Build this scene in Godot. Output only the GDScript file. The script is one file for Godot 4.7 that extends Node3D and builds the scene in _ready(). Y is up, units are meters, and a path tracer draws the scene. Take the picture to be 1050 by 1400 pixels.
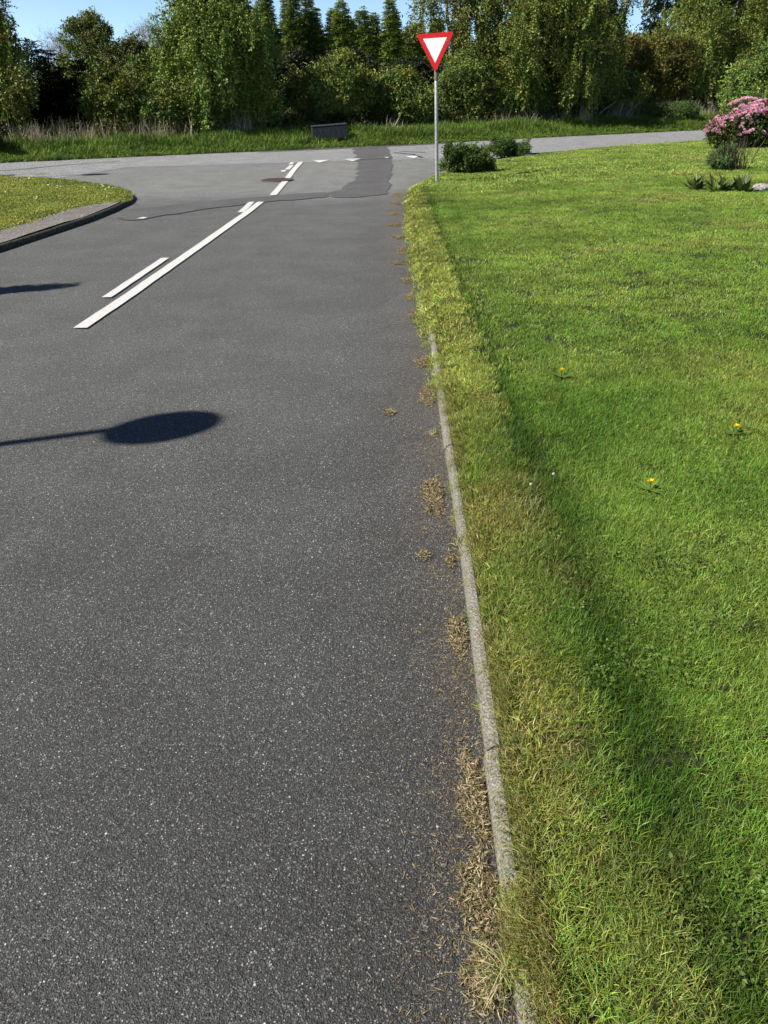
extends Node3D

const SUN_AZ := 17.0        # the light travels towards +x and a little towards -z
const SUN_EL := 47.0

var rng := RandomNumberGenerator.new()
var noise := FastNoiseLite.new()
var noise_b := FastNoiseLite.new()
var M := {}
var used := {}

# ------------------------------------------------------------------ naming
func numbered(called: String) -> String:
	if not used.has(called):
		used[called] = 0
		return called
	used[called] += 1
	return "%s_%03d" % [called, used[called]]

func tag(o: Node3D, label: String, category: String, group := "") -> void:
	o.set_meta("label", label)
	o.set_meta("category", category)
	if group:
		o.set_meta("group", group)

func thing(called: String, label: String, category: String, at := Vector3.ZERO, turn := 0.0, group := "") -> Node3D:
	var o := Node3D.new()
	o.name = numbered(called)
	add_child(o, true)
	o.position = at
	o.rotation.y = turn
	tag(o, label, category, group)
	return o

func obj(called: String, mesh: Mesh, mat: Material, parent: Node = self) -> MeshInstance3D:
	var o := MeshInstance3D.new()
	o.name = numbered(called) if parent == self else called
	o.mesh = mesh
	o.material_override = mat
	parent.add_child(o, true)
	return o

func structure(o: Node3D, label := "") -> void:
	o.set_meta("kind", "structure")
	if label:
		o.set_meta("label", label)

func many(called: String, mesh: Mesh, mat: Material, where: Array, tints: Array, parent: Node) -> MultiMeshInstance3D:
	var mm := MultiMesh.new()
	mm.transform_format = MultiMesh.TRANSFORM_3D
	mm.use_colors = true
	mm.mesh = mesh
	mm.instance_count = where.size()
	for i in where.size():
		var t: Transform3D = where[i]
		var c: Color = tints[i]
		mm.set_instance_transform(i, t)
		mm.set_instance_color(i, Color(c.r * 4.0, c.g * 4.0, c.b * 4.0))
	var o := MultiMeshInstance3D.new()
	o.name = called
	o.multimesh = mm
	o.material_override = mat
	o.set_meta("kind", "stuff")
	parent.add_child(o, true)
	return o

func rr(a: float, b: float) -> float:
	return rng.randf_range(a, b)

func sm(a: float, b: float, x: float) -> float:
	var t := clampf((x - a) / (b - a), 0.0, 1.0)
	return t * t * (3.0 - 2.0 * t)

# ------------------------------------------------------------------ mesh helpers
# vertex colours are stored in bytes, so they are kept below one: a quarter of the wanted tint, which many() makes up for
func raw_mesh(v: PackedVector3Array, c := PackedColorArray(), scale := 0.25, n := PackedVector3Array()) -> ArrayMesh:
	for i in c.size():
		c[i] = Color(c[i].r * scale, c[i].g * scale, c[i].b * scale)
	var a := []
	a.resize(Mesh.ARRAY_MAX)
	a[Mesh.ARRAY_VERTEX] = v
	if c.size():
		a[Mesh.ARRAY_COLOR] = c
	if n.size():
		a[Mesh.ARRAY_NORMAL] = n
	var m := ArrayMesh.new()
	m.add_surface_from_arrays(Mesh.PRIMITIVE_TRIANGLES, a)
	return m

# a tube along points with a radius at each
func tube_into(st: SurfaceTool, pts: Array, rad: Array, sides := 8, col := Color.WHITE) -> void:
	var rings := []
	for i in pts.size():
		var p: Vector3 = pts[i]
		var a: Vector3 = pts[maxi(i - 1, 0)]
		var b: Vector3 = pts[mini(i + 1, pts.size() - 1)]
		var d := (b - a).normalized()
		var x := d.cross(Vector3(0.31, 0.17, 0.93)).normalized()
		var y := x.cross(d)
		var ring := []
		for k in sides:
			var t := TAU * k / sides
			ring.append(p + (x * cos(t) + y * sin(t)) * float(rad[i]))
		rings.append(ring)
	st.set_color(col)
	for i in pts.size() - 1:
		for k in sides:
			var k2 := (k + 1) % sides
			for q in [rings[i][k], rings[i + 1][k], rings[i + 1][k2], rings[i][k], rings[i + 1][k2], rings[i][k2]]:
				st.set_color(col)
				st.add_vertex(q)
	var top: Vector3 = pts[pts.size() - 1]
	for k in sides:
		for q in [rings[pts.size() - 1][k], top, rings[pts.size() - 1][(k + 1) % sides]]:
			st.set_color(col)
			st.add_vertex(q)

func tube(pts: Array, rad: Array, sides := 8) -> ArrayMesh:
	var st := SurfaceTool.new()
	st.begin(Mesh.PRIMITIVE_TRIANGLES)
	st.set_smooth_group(0)
	tube_into(st, pts, rad, sides)
	st.index()
	st.generate_normals()
	return st.commit()

# an outline in x,y (Vector2) extruded along z from z0 to z1, with a bevel
func prism(outline: PackedVector2Array, z0: float, z1: float, bev := 0.0) -> ArrayMesh:
	var st := SurfaceTool.new()
	st.begin(Mesh.PRIMITIVE_TRIANGLES)
	st.set_smooth_group(-1)
	var inner := outline
	if bev > 0.0:
		var off := Geometry2D.offset_polygon(outline, -bev)
		if off.size() and off[0].size() == outline.size():
			inner = off[0]
		else:
			bev = 0.0
	var tri := Geometry2D.triangulate_polygon(inner)
	var nn := outline.size()
	for i in range(0, tri.size(), 3):
		for k in [0, 1, 2]:
			var p: Vector2 = inner[tri[i + k]]
			st.add_vertex(Vector3(p.x, p.y, z1))
		for k in [0, 2, 1]:
			var p: Vector2 = outline[tri[i + k]]
			st.add_vertex(Vector3(p.x, p.y, z0))
	for i in nn:
		var a := outline[i]
		var b := outline[(i + 1) % nn]
		var zt := z1 - bev
		for q in [Vector3(a.x, a.y, z0), Vector3(b.x, b.y, zt), Vector3(a.x, a.y, zt), Vector3(a.x, a.y, z0), Vector3(b.x, b.y, z0), Vector3(b.x, b.y, zt)]:
			st.add_vertex(q)
	if bev > 0.0:
		for i in nn:
			var a := outline[i]
			var b := outline[(i + 1) % nn]
			var best_a := inner[0]
			var best_b := inner[0]
			for p in inner:
				if p.distance_to(a) < best_a.distance_to(a): best_a = p
				if p.distance_to(b) < best_b.distance_to(b): best_b = p
			for q in [Vector3(a.x, a.y, z1 - bev), Vector3(best_b.x, best_b.y, z1), Vector3(best_a.x, best_a.y, z1), Vector3(a.x, a.y, z1 - bev), Vector3(b.x, b.y, z1 - bev), Vector3(best_b.x, best_b.y, z1)]:
				st.add_vertex(q)
	st.generate_normals()
	return st.commit()

# a flat sheet over a polygon in x,z at height y, thin
func sheet(poly: PackedVector2Array, y: float) -> ArrayMesh:
	var tri := Geometry2D.triangulate_polygon(poly)
	var v := PackedVector3Array()
	var n := PackedVector3Array()
	for i in range(0, tri.size(), 3):
		var a := poly[tri[i]]
		var b := poly[tri[i + 1]]
		var c := poly[tri[i + 2]]
		if (b - a).cross(c - a) < 0.0:
			var t := b
			b = c
			c = t
		for p in [a, b, c]:
			v.append(Vector3(p.x, y, p.y))
			n.append(Vector3.UP)
	return raw_mesh(v, PackedColorArray(), 1.0, n)

func box_into(st: SurfaceTool, c: Vector3, s: Vector3, bev := 0.005) -> void:
	# box with chamfered edges
	var h := s * 0.5
	var b := minf(bev, minf(h.x, minf(h.y, h.z)) * 0.8)
	var faces := []
	for ax in 3:
		for sg in [-1.0, 1.0]:
			var u := (ax + 1) % 3
			var w := (ax + 2) % 3
			var q := []
			for k in [[-1, -1], [1, -1], [1, 1], [-1, 1]]:
				var p := Vector3.ZERO
				p[ax] = sg * h[ax]
				p[u] = float(k[0]) * (h[u] - b)
				p[w] = float(k[1]) * (h[w] - b)
				q.append(p)
			if sg > 0: q.reverse()
			faces.append(q)
	for ax in 3:
		var u := (ax + 1) % 3
		var w := (ax + 2) % 3
		for su in [-1.0, 1.0]:
			for sw in [-1.0, 1.0]:
				var q := []
				for k in [[-1, 0], [1, 0], [1, 1], [-1, 1]]:
					var p := Vector3.ZERO
					p[ax] = float(k[0]) * (h[ax] - b)
					p[u] = su * (h[u] if k[1] == 0 else h[u] - b)
					p[w] = sw * (h[w] - b if k[1] == 0 else h[w])
					q.append(p)
				if su * sw > 0: q.reverse()
				faces.append(q)
	for sx in [-1.0, 1.0]:
		for sy in [-1.0, 1.0]:
			for sz in [-1.0, 1.0]:
				var q := [Vector3(sx * h.x, sy * (h.y - b), sz * (h.z - b)), Vector3(sx * (h.x - b), sy * h.y, sz * (h.z - b)), Vector3(sx * (h.x - b), sy * (h.y - b), sz * h.z)]
				if sx * sy * sz > 0: q.reverse()
				faces.append(q)
	for q in faces:
		for k in range(1, q.size() - 1):
			st.add_vertex(c + q[0])
			st.add_vertex(c + q[k])
			st.add_vertex(c + q[k + 1])

func box(c: Vector3, s: Vector3, bev := 0.005) -> ArrayMesh:
	var st := SurfaceTool.new()
	st.begin(Mesh.PRIMITIVE_TRIANGLES)
	st.set_smooth_group(-1)
	box_into(st, c, s, bev)
	st.generate_normals()
	return st.commit()

# ------------------------------------------------------------------ plant meshes
# a tuft of grass: n blades within radius rad
func tuft(n: int, rad: float, h0: float, h1: float, w: float, lean: float, straw: float, seg := 2) -> ArrayMesh:
	var v := PackedVector3Array()
	var c := PackedColorArray()
	for i in n:
		var a := rr(0, TAU)
		var r := rad * sqrt(rng.randf())
		var p := Vector3(cos(a) * r, -0.006, sin(a) * r)
		var d := rr(0, TAU)
		var out := Vector3(cos(d), 0, sin(d))
		var side := Vector3(-sin(d + rr(-0.9, 0.9)), 0, cos(d + rr(-0.9, 0.9))).normalized() * w * rr(0.6, 1.25) * 0.5
		var hh := rr(h0, h1)
		var ln := lean * rr(0.15, 1.3)
		var col := Color(rr(0.75, 1.25), rr(0.8, 1.2), rr(0.6, 1.3))
		if straw < 0.0:
			var g := rr(0.55, 1.25)
			col = Color(g, g * rr(0.95, 1.02), g * rr(0.85, 1.05))
		elif rng.randf() < straw:
			col = Color(rr(1.5, 2.3), rr(1.15, 1.75), rr(2.2, 4.0))
		else:
			col = col * rr(0.5, 1.4)
		var prev := p
		for s in seg:
			var t := (s + 1.0) / seg
			var q := p + Vector3(0, hh * (t - 0.28 * t * t * ln), 0) + out * hh * ln * t * t * 0.9
			var wa := 1.0 - 0.55 * float(s) / seg
			if s < seg - 1:
				var wb := 1.0 - 0.55 * t
				v.append_array([prev - side * wa, prev + side * wa, q + side * wb, prev - side * wa, q + side * wb, q - side * wb])
				for k in 6: c.append(col)
			else:
				v.append_array([prev - side * wa, prev + side * wa, q])
				for k in 3: c.append(col)
			prev = q
	return raw_mesh(v, c)

# one leaf folded along its rib, appended to v, c
func leaf_into(v: PackedVector3Array, c: PackedColorArray, p: Vector3, dir: Vector3, up: Vector3, l: float, w: float, col: Color) -> void:
	var s := dir.cross(up)
	if s.length() < 0.01: s = dir.cross(Vector3.RIGHT)
	s = s.normalized() * w * 0.5
	var nrm := s.cross(dir).normalized()
	var m := p + dir * l * 0.45
	var a := m + s + nrm * w * 0.12
	var b := m - s + nrm * w * 0.12
	var t := p + dir * l
	v.append_array([p, a, t, p, t, b])
	for k in 6: c.append(col)

func rand_dir() -> Vector3:
	var z := rr(-1, 1)
	var a := rr(0, TAU)
	var r := sqrt(1.0 - z * z)
	return Vector3(r * cos(a), z, r * sin(a))

# twigs with leaves filling a ball of radius 1 m (scaled when placed)
func leaf_clump(n: int, l: float, w: float, droop: float, wild := 0.25) -> ArrayMesh:
	var v := PackedVector3Array()
	var c := PackedColorArray()
	var twigs := maxi(3, n / 9)
	for k in twigs:
		var d := rand_dir()
		d.y = d.y * 0.8 + 0.15
		d = d.normalized()
		var base := rand_dir() * 0.25
		var length := rr(0.6, 1.05)
		# the twig itself
		var sd := d.cross(Vector3(0.3, 0.2, 0.9)).normalized() * 0.012
		v.append_array([base - sd, base + sd, base + d * length])
		for q in 3: c.append(Color(0.7, 0.45, 0.5))
		for j in 9:
			var t := rr(0.25, 1.0)
			var p := base + d * length * t + Vector3(0, -droop * t * t * 0.4, 0)
			var ld := (d * 0.5 + rand_dir() + Vector3(0, -droop, 0)).normalized()
			var up := (Vector3.UP + rand_dir() * 0.8).normalized()
			var b := rr(0.7, 1.3)
			leaf_into(v, c, p, ld, up, l * rr(0.7, 1.2), w * rr(0.7, 1.2), Color(b * rr(0.85, 1.15 + wild), b, b * rr(0.7, 1.2)))
	return raw_mesh(v, c)

# a hanging birch twig about 1 m long
func strand(n: int, l: float, w: float) -> ArrayMesh:
	var v := PackedVector3Array()
	var c := PackedColorArray()
	for tw in 4:
		var off := Vector3(rr(-0.16, 0.16), rr(-0.1, 0.1), rr(-0.16, 0.16))
		var sway := Vector3(rr(-0.14, 0.14), 0, rr(-0.14, 0.14))
		var prev := off
		for s in 4:
			var t := (s + 1) / 4.0
			var q := off + sway * t * t + Vector3(0, -t, 0)
			var sd := Vector3(0.004, 0, 0.003)
			v.append_array([prev - sd, prev + sd, q])
			for k in 3: c.append(Color(0.8, 0.4, 0.5))
			prev = q
		for j in n:
			var t := rng.randf()
			var p := off + sway * t * t + Vector3(rr(-0.05, 0.05), -t, rr(-0.05, 0.05))
			var ld := (rand_dir() * 0.8 + Vector3(0, -0.9, 0)).normalized()
			var b := rr(0.7, 1.35)
			leaf_into(v, c, p, ld, rand_dir(), l * rr(0.7, 1.2), w * rr(0.7, 1.2), Color(b * rr(0.85, 1.3), b, b * rr(0.7, 1.2)))
	return raw_mesh(v, c)

# a flat spray of conifer needles reaching along +x, about 1 m
func spray(n: int) -> ArrayMesh:
	var v := PackedVector3Array()
	var c := PackedColorArray()
	for k in n:
		var t := rng.randf()
		var p := Vector3(t, -0.25 * t * t + rr(-0.04, 0.04), rr(-0.45, 0.45) * (1.0 - t * 0.75))
		var d := (Vector3(0.7, rr(-0.3, 0.35), 0) + Vector3(0, 0, signf(p.z) * 0.6) + rand_dir() * 0.35).normalized()
		var b := rr(0.7, 1.3)
		leaf_into(v, c, p, d, (Vector3.UP + rand_dir() * 0.7).normalized(), rr(0.12, 0.24), rr(0.06, 0.11), Color(b, b, b * rr(0.8, 1.2)))
	return raw_mesh(v, c)

# bare twigs filling a ball of radius 1
func twig_clump(n: int, w: float) -> ArrayMesh:
	var v := PackedVector3Array()
	var c := PackedColorArray()
	for k in n:
		var p := rand_dir() * rr(0, 0.5)
		var d := (rand_dir() + Vector3(0, 0.6, 0)).normalized()
		for s in 3:
			var q := p + d * rr(0.2, 0.4)
			var sd := d.cross(rand_dir()).normalized() * w * (1.0 - s * 0.28)
			v.append_array([p - sd, p + sd, q])
			var b := rr(0.6, 1.3)
			for j in 3: c.append(Color(b, b, b))
			p = q
			d = (d + rand_dir() * 0.45).normalized()
	return raw_mesh(v, c)

# ------------------------------------------------------------------ textures and materials
func image_texture(im: Image) -> ImageTexture:
	return ImageTexture.create_from_image(im)

# crushed stone in bitumen: [colour, height]; light chips and dark pits
func asphalt_images(size: int, chips: int, seedn: int) -> Array:
	var r := RandomNumberGenerator.new()
	r.seed = seedn
	var h := PackedFloat32Array()
	var g := PackedFloat32Array()
	var wm := PackedFloat32Array()
	h.resize(size * size)
	g.resize(size * size)
	wm.resize(size * size)
	for i in size * size:
		g[i] = 0.205 + r.randf() * 0.07
		h[i] = 0.15 + r.randf() * 0.12
	for k in chips:
		var cx := r.randi_range(0, size - 1)
		var cy := r.randi_range(0, size - 1)
		var u := r.randf()
		var rad := 0.9 + 2.6 * u * u
		if r.randf() < 0.006: rad = r.randf_range(3.4, 5.0)
		var tone := 0.25 + 0.16 * r.randf()
		var pick := r.randf()
		if pick < 0.16: tone = 0.40 + 0.22 * r.randf()
		elif pick < 0.185: tone = 0.64 + 0.26 * r.randf()
		elif pick < 0.45: tone = 0.15
		var warm := r.randf_range(-0.012, 0.018)
		var ang := r.randf() * TAU
		var ca := cos(ang)
		var sa := sin(ang)
		var asp := r.randf_range(0.55, 1.0)
		var top := r.randf_range(0.35, 1.0)
		var ri := int(ceil(rad)) 
		for dy in range(-ri, ri + 1):
			for dx in range(-ri, ri + 1):
				var x := dx * ca + dy * sa
				var y := (dy * ca - dx * sa) / asp
				# angular outline: mix of round and diamond
				var q := maxf(sqrt(x * x + y * y), 0.8 * (absf(x) + absf(y)))
				if q <= rad:
					var at := ((cy + dy + size) % size) * size + (cx + dx + size) % size
					var e := clampf((rad - q) * 1.1 + 0.25, 0.0, 1.0)
					g[at] = lerpf(g[at], tone, e)
					h[at] = lerpf(h[at], top, e)
					wm[at] = warm
	var cb := PackedByteArray()
	var hb := PackedByteArray()
	cb.resize(size * size * 3)
	hb.resize(size * size)
	for i in size * size:
		var t := g[i]
		cb[i * 3] = int(clampf(t + wm[i], 0, 1) * 255)
		cb[i * 3 + 1] = int(clampf(t, 0, 1) * 255)
		cb[i * 3 + 2] = int(clampf(t - wm[i] * 0.8, 0, 1) * 255)
		hb[i] = int(clampf(h[i], 0, 1) * 255)
	return [Image.create_from_data(size, size, false, Image.FORMAT_RGB8, cb), Image.create_from_data(size, size, false, Image.FORMAT_L8, hb)]

# seamless cloud texture between two colours (sRGB)
func cloud(size: int, freq: float, oct: int, a: Color, b: Color, seedn: int, contrast := 1.0) -> ImageTexture:
	var n := FastNoiseLite.new()
	n.seed = seedn
	n.noise_type = FastNoiseLite.TYPE_SIMPLEX_SMOOTH
	n.frequency = freq
	n.fractal_octaves = oct
	var g := n.get_seamless_image(size, size)
	g.convert(Image.FORMAT_L8)
	var d := g.get_data()
	var out := PackedByteArray()
	out.resize(size * size * 3)
	for i in size * size:
		var t := clampf((d[i] / 255.0 - 0.5) * contrast + 0.5, 0, 1)
		out[i * 3] = int(lerpf(a.r, b.r, t) * 255)
		out[i * 3 + 1] = int(lerpf(a.g, b.g, t) * 255)
		out[i * 3 + 2] = int(lerpf(a.b, b.b, t) * 255)
	return image_texture(Image.create_from_data(size, size, false, Image.FORMAT_RGB8, out))

func mat(called: String, col: Color, rough := 0.8, vc := false) -> StandardMaterial3D:
	var m := StandardMaterial3D.new()
	m.resource_name = called
	m.albedo_color = col.linear_to_srgb()
	m.roughness = rough
	m.vertex_color_use_as_albedo = vc
	m.cull_mode = BaseMaterial3D.CULL_DISABLED
	M[called] = m
	return m

func tri(m: StandardMaterial3D, tex: Texture2D, per_metre: float) -> void:
	m.albedo_texture = tex
	m.uv1_triplanar = true
	m.uv1_world_triplanar = true
	m.uv1_scale = Vector3.ONE * per_metre

func asphalt_material(called: String, tint: Color, imgs: Array, per_metre: float, wear: Texture2D, rough: float, bump: float) -> StandardMaterial3D:
	var m := mat(called, tint, rough, true)
	tri(m, imgs[0], per_metre)
	m.heightmap_enabled = true
	m.heightmap_texture = imgs[1]
	m.heightmap_scale = bump
	m.detail_enabled = true
	m.detail_albedo = wear
	m.detail_mask = M.white_tex
	m.detail_blend_mode = BaseMaterial3D.BLEND_MODE_MUL
	m.detail_uv_layer = BaseMaterial3D.DETAIL_UV_2
	m.uv2_triplanar = true
	m.uv2_world_triplanar = true
	m.uv2_scale = Vector3.ONE * 0.31
	m.metallic_specular = 0.45
	return m

func leaf_material(called: String, through: Color, rough: float, spec := 0.5) -> StandardMaterial3D:
	var m := mat(called, Color.WHITE, rough, true)
	m.backlight_enabled = true
	m.backlight = through
	m.metallic_specular = spec
	return m

func materials() -> void:
	var white := Image.create(4, 4, false, Image.FORMAT_RGB8)
	white.fill(Color.WHITE)
	M.white_tex = image_texture(white)
	var as1 := asphalt_images(1024, 130000, 11)
	var road_imgs := [image_texture(as1[0]), image_texture(as1[1])]
	var wear := cloud(512, 0.009, 5, Color(0.92, 0.915, 0.91), Color(1, 1, 1), 5, 1.6)
	asphalt_material("road_asphalt", Color(3.2, 3.36, 3.36), road_imgs, 1.22, wear, 0.72, 0.35)
	asphalt_material("old_asphalt", Color(5.35, 5.62, 5.9), road_imgs, 1.27, wear, 0.7, 0.25)
	asphalt_material("patch_asphalt", Color(1.6, 1.64, 1.68), road_imgs, 1.33, wear, 0.72, 0.25)
	asphalt_material("path_asphalt", Color(5.4, 5.2, 4.95), road_imgs, 0.77, wear, 0.85, 0.35)
	mat("tar", Color(0.018, 0.018, 0.019), 0.55)
	var paint := mat("road_paint", Color(0.80, 0.81, 0.82), 0.6)
	tri(paint, cloud(512, 0.02, 5, Color(0.86, 0.86, 0.85), Color(0.95, 0.95, 0.94), 31, 1.5), 2.7)
	paint.heightmap_enabled = true
	paint.heightmap_texture = road_imgs[1]
	paint.heightmap_scale = 0.12
	var conc := mat("kerb_concrete", Color(1, 1, 1), 0.9)
	tri(conc, cloud(512, 0.045, 6, Color(0.33, 0.32, 0.30), Color(0.62, 0.605, 0.57), 77, 2.0), 4.3)
	conc.heightmap_enabled = true
	conc.heightmap_texture = cloud(512, 0.08, 4, Color.BLACK, Color.WHITE, 78, 1.5)
	conc.heightmap_scale = 0.12
	var shade_conc := mat("shade_tinted_concrete", Color(1, 1, 1), 0.95)  # dark mossy concrete that also paints in the shade of the kerb face
	tri(shade_conc, cloud(512, 0.02, 6, Color(0.16, 0.16, 0.14), Color(0.36, 0.35, 0.31), 79, 2.2), 2.0)
	var soil := mat("lawn_soil", Color(2, 2, 2), 0.95, true)
	tri(soil, cloud(512, 0.03, 6, Color(0.08, 0.09, 0.035), Color(0.20, 0.21, 0.09), 41, 2.4), 3.1)
	var floor_m := mat("forest_soil", Color(1, 1, 1), 0.95)
	tri(floor_m, cloud(512, 0.02, 6, Color(0.15, 0.14, 0.08), Color(0.28, 0.27, 0.13), 42, 2.0), 0.4)
	leaf_material("grass", Color(0.42, 0.46, 0.25), 0.55, 0.35)
	leaf_material("leaf", Color(0.36, 0.42, 0.2), 0.5, 0.4)
	leaf_material("gloss_leaf", Color(0.34, 0.4, 0.18), 0.45, 0.35)
	leaf_material("needle", Color(0.2, 0.22, 0.1), 0.8, 0.15)
	leaf_material("petal", Color(0.8, 0.7, 0.7), 0.6, 0.3)
	mat("twig", Color.WHITE, 0.85, true)
	leaf_material("straw", Color(0.5, 0.45, 0.3), 0.8, 0.2)
	var bark := mat("dark_bark", Color(1, 1, 1), 0.9)
	tri(bark, cloud(256, 0.05, 5, Color(0.17, 0.14, 0.11), Color(0.36, 0.32, 0.27), 51, 2.0), 1.5)
	var birch := mat("birch_bark", Color(1, 1, 1), 0.8)
	tri(birch, cloud(256, 0.03, 4, Color(0.12, 0.11, 0.10), Color(0.80, 0.78, 0.72), 52, 4.5), 1.2)
	birch.uv1_scale = Vector3(0.8, 2.6, 0.8)
	var red := mat("sign_red", Color(0.62, 0.012, 0.014), 0.35)
	red.metallic_specular = 0.5
	mat("sign_white", Color(0.93, 0.93, 0.93), 0.35)
	mat("sign_back", Color(0.33, 0.34, 0.35), 0.45)
	var galv := mat("galvanised_steel", Color(1, 1, 1), 0.5)
	tri(galv, cloud(256, 0.03, 4, Color(0.60, 0.61, 0.60), Color(0.78, 0.78, 0.76), 61, 2.0), 3.0)
	galv.metallic = 0.25
	mat("rusted_steel", Color(0.16, 0.12, 0.09), 0.7)
	mat("dark_recess", Color(0.02, 0.018, 0.016), 0.9)
	var iron := mat("cast_iron", Color(1, 1, 1), 0.65)
	tri(iron, cloud(256, 0.04, 5, Color(0.20, 0.17, 0.15), Color(0.38, 0.34, 0.31), 62, 2.0), 3.0)
	var slate := mat("grey_plastic", Color(1, 1, 1), 0.75)
	tri(slate, cloud(256, 0.02, 5, Color(0.13, 0.135, 0.16), Color(0.22, 0.225, 0.26), 63, 2.0), 1.7)
	mat("dry_bark", Color(0.30, 0.27, 0.22), 0.9)
	mat("lamp_grey", Color(0.25, 0.26, 0.27), 0.5)
	var stone := mat("white_stone", Color(1, 1, 1), 0.9)
	tri(stone, cloud(256, 0.04, 5, Color(0.42, 0.41, 0.39), Color(0.74, 0.73, 0.70), 64, 1.8), 3.0)

# ------------------------------------------------------------------ the lie of the land
# the right kerb: x of the gutter line for each z
var EDGE := [[9.0, 0.12], [-0.93, 0.24], [-2.1, 0.28], [-5.2, 0.35], [-10.1, 0.39], [-12.6, 0.43], [-13.9, 0.50], [-15.0, 0.63], [-15.9, 0.84], [-17.3, 1.33], [-19.3, 2.25], [-21.2, 3.4], [-22.9, 4.9], [-24.6, 7.1], [-26.3, 10.4], [-28.3, 15.5], [-32.0, 26.5], [-40.0, 50.0]]
# the left kerb, walked from behind the camera round the corner
var LEFT := [[-6.9, 7.0], [-6.3, 3.0], [-5.86, 0.0], [-5.42, -3.0], [-4.95, -6.2], [-4.46, -9.46], [-4.32, -10.46], [-4.15, -11.7], [-4.08, -13.1], [-4.13, -14.0], [-4.35, -14.8], [-4.75, -15.55], [-5.3, -16.3], [-5.95, -17.0], [-6.6, -17.55], [-7.4, -18.05], [-8.4, -18.4], [-11.0, -18.3], [-14.0, -17.6], [-30.0, -12.0]]
# the far edge of the crossing road: x, z
var FAR := [[-60.0, -7.0], [-20.0, -20.3], [-10.46, -23.4], [-8.7, -24.1], [-5.8, -25.2], [-2.6, -26.3], [1.6, -27.9], [5.9, -30.0], [12.6, -32.8], [30.0, -39.5], [60.0, -51.0]]

func table(t: Array, x: float) -> float:
	for i in t.size() - 1:
		var a: float = t[i][0]
		var b: float = t[i + 1][0]
		if (x <= a and x >= b) or (x >= a and x <= b):
			return lerpf(t[i][1], t[i + 1][1], (x - a) / (b - a))
	return t[0][1] if absf(x - t[0][0]) < absf(x - t[t.size() - 1][0]) else t[t.size() - 1][1]

func edge_x(z: float) -> float:
	return (table(EDGE, z - 0.5) + 2.0 * table(EDGE, z) + table(EDGE, z + 0.5)) * 0.25

func far_z(x: float) -> float:
	return table(FAR, x)

func edge_dist(x: float, z: float) -> float:
	var s := (edge_x(z - 0.3) - edge_x(z + 0.3)) / 0.6
	return (x - edge_x(z)) / sqrt(1.0 + s * s)

func lawn_h(x: float, z: float) -> float:
	var d := edge_dist(x, z)
	var fade := 1.0 - sm(-10.0, -15.0, z)
	var y := 0.046 - 0.02 * sm(-4.0, -6.5, z) + 0.03 * sm(0.05, 0.3, d)
	y -= lerpf(0.05, 0.02, sm(-4.5, -2.0, z)) * fade * exp(-pow((d - 0.40) / 0.09, 2.0))
	y += 0.13 * sm(0.8, 3.0, d) + 0.1 * sm(2.5, 6.0, d)
	y += noise_b.get_noise_2d(x * 6.0, z * 6.0) * 0.018
	return y

var left_poly := PackedVector2Array()

func left_h(x: float, z: float) -> float:
	return 0.07 + noise_b.get_noise_2d(x * 5.0, z * 5.0) * 0.015 + 0.02 * sm(-5.0, -9.0, x)

func verge_h(x: float, z: float) -> float:
	var d := far_z(x) - z
	return 0.015 + 0.16 * sm(0.0, 2.5, d) + noise_b.get_noise_2d(x * 3.0, z * 3.0) * 0.04 * sm(0.2, 1.5, d)

func grid_mesh(rows: Array) -> ArrayMesh:
	# rows of equal length, each an array of [Vector3, Color]
	var st := SurfaceTool.new()
	st.begin(Mesh.PRIMITIVE_TRIANGLES)
	st.set_smooth_group(0)
	for r in rows:
		for p in r:
			var c: Color = p[1]
			st.set_color(Color(c.r * 0.5, c.g * 0.5, c.b * 0.5))
			st.add_vertex(p[0])
	var w: int = rows[0].size()
	# wind the faces so that they look up
	var e1: Vector3 = rows[0][w / 2 + 1][0] - rows[0][w / 2][0]
	var e2: Vector3 = rows[1][w / 2][0] - rows[0][w / 2][0]
	var up := e2.cross(e1).y > 0.0
	for j in rows.size() - 1:
		for i in w - 1:
			var a := j * w + i
			for k in ([a, a + 1, a + w, a + 1, a + w + 1, a + w] if up else [a, a + w, a + 1, a + 1, a + w, a + w + 1]):
				st.add_index(k)
	st.generate_normals()
	return st.commit()

func ribbon(line: Array, half: float, y: float) -> ArrayMesh:
	# a flat strip along points (Vector2 of x,z); half may vary a little
	var a := PackedVector2Array()
	var b := PackedVector2Array()
	for i in line.size():
		var p: Vector2 = line[i]
		var d: Vector2 = (line[mini(i + 1, line.size() - 1)] - line[maxi(i - 1, 0)]).normalized()
		var n := Vector2(-d.y, d.x) * half
		a.append(p + n)
		b.append(p - n)
	b.reverse()
	a.append_array(b)
	return sheet(a, y)

func smooth_line(pts: Array, step: float) -> Array:
	var c := Curve2D.new()
	for i in pts.size():
		var p := Vector2(pts[i][0], pts[i][1])
		var a := Vector2(pts[maxi(i - 1, 0)][0], pts[maxi(i - 1, 0)][1])
		var b := Vector2(pts[mini(i + 1, pts.size() - 1)][0], pts[mini(i + 1, pts.size() - 1)][1])
		var t := (b - a).normalized()
		c.add_point(p, -t * p.distance_to(a) * 0.33, t * p.distance_to(b) * 0.33)
	var out := []
	var len := c.get_baked_length()
	var n := int(ceil(len / step))
	for i in n + 1:
		out.append(c.sample_baked(len * i / n))
	return out

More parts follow.
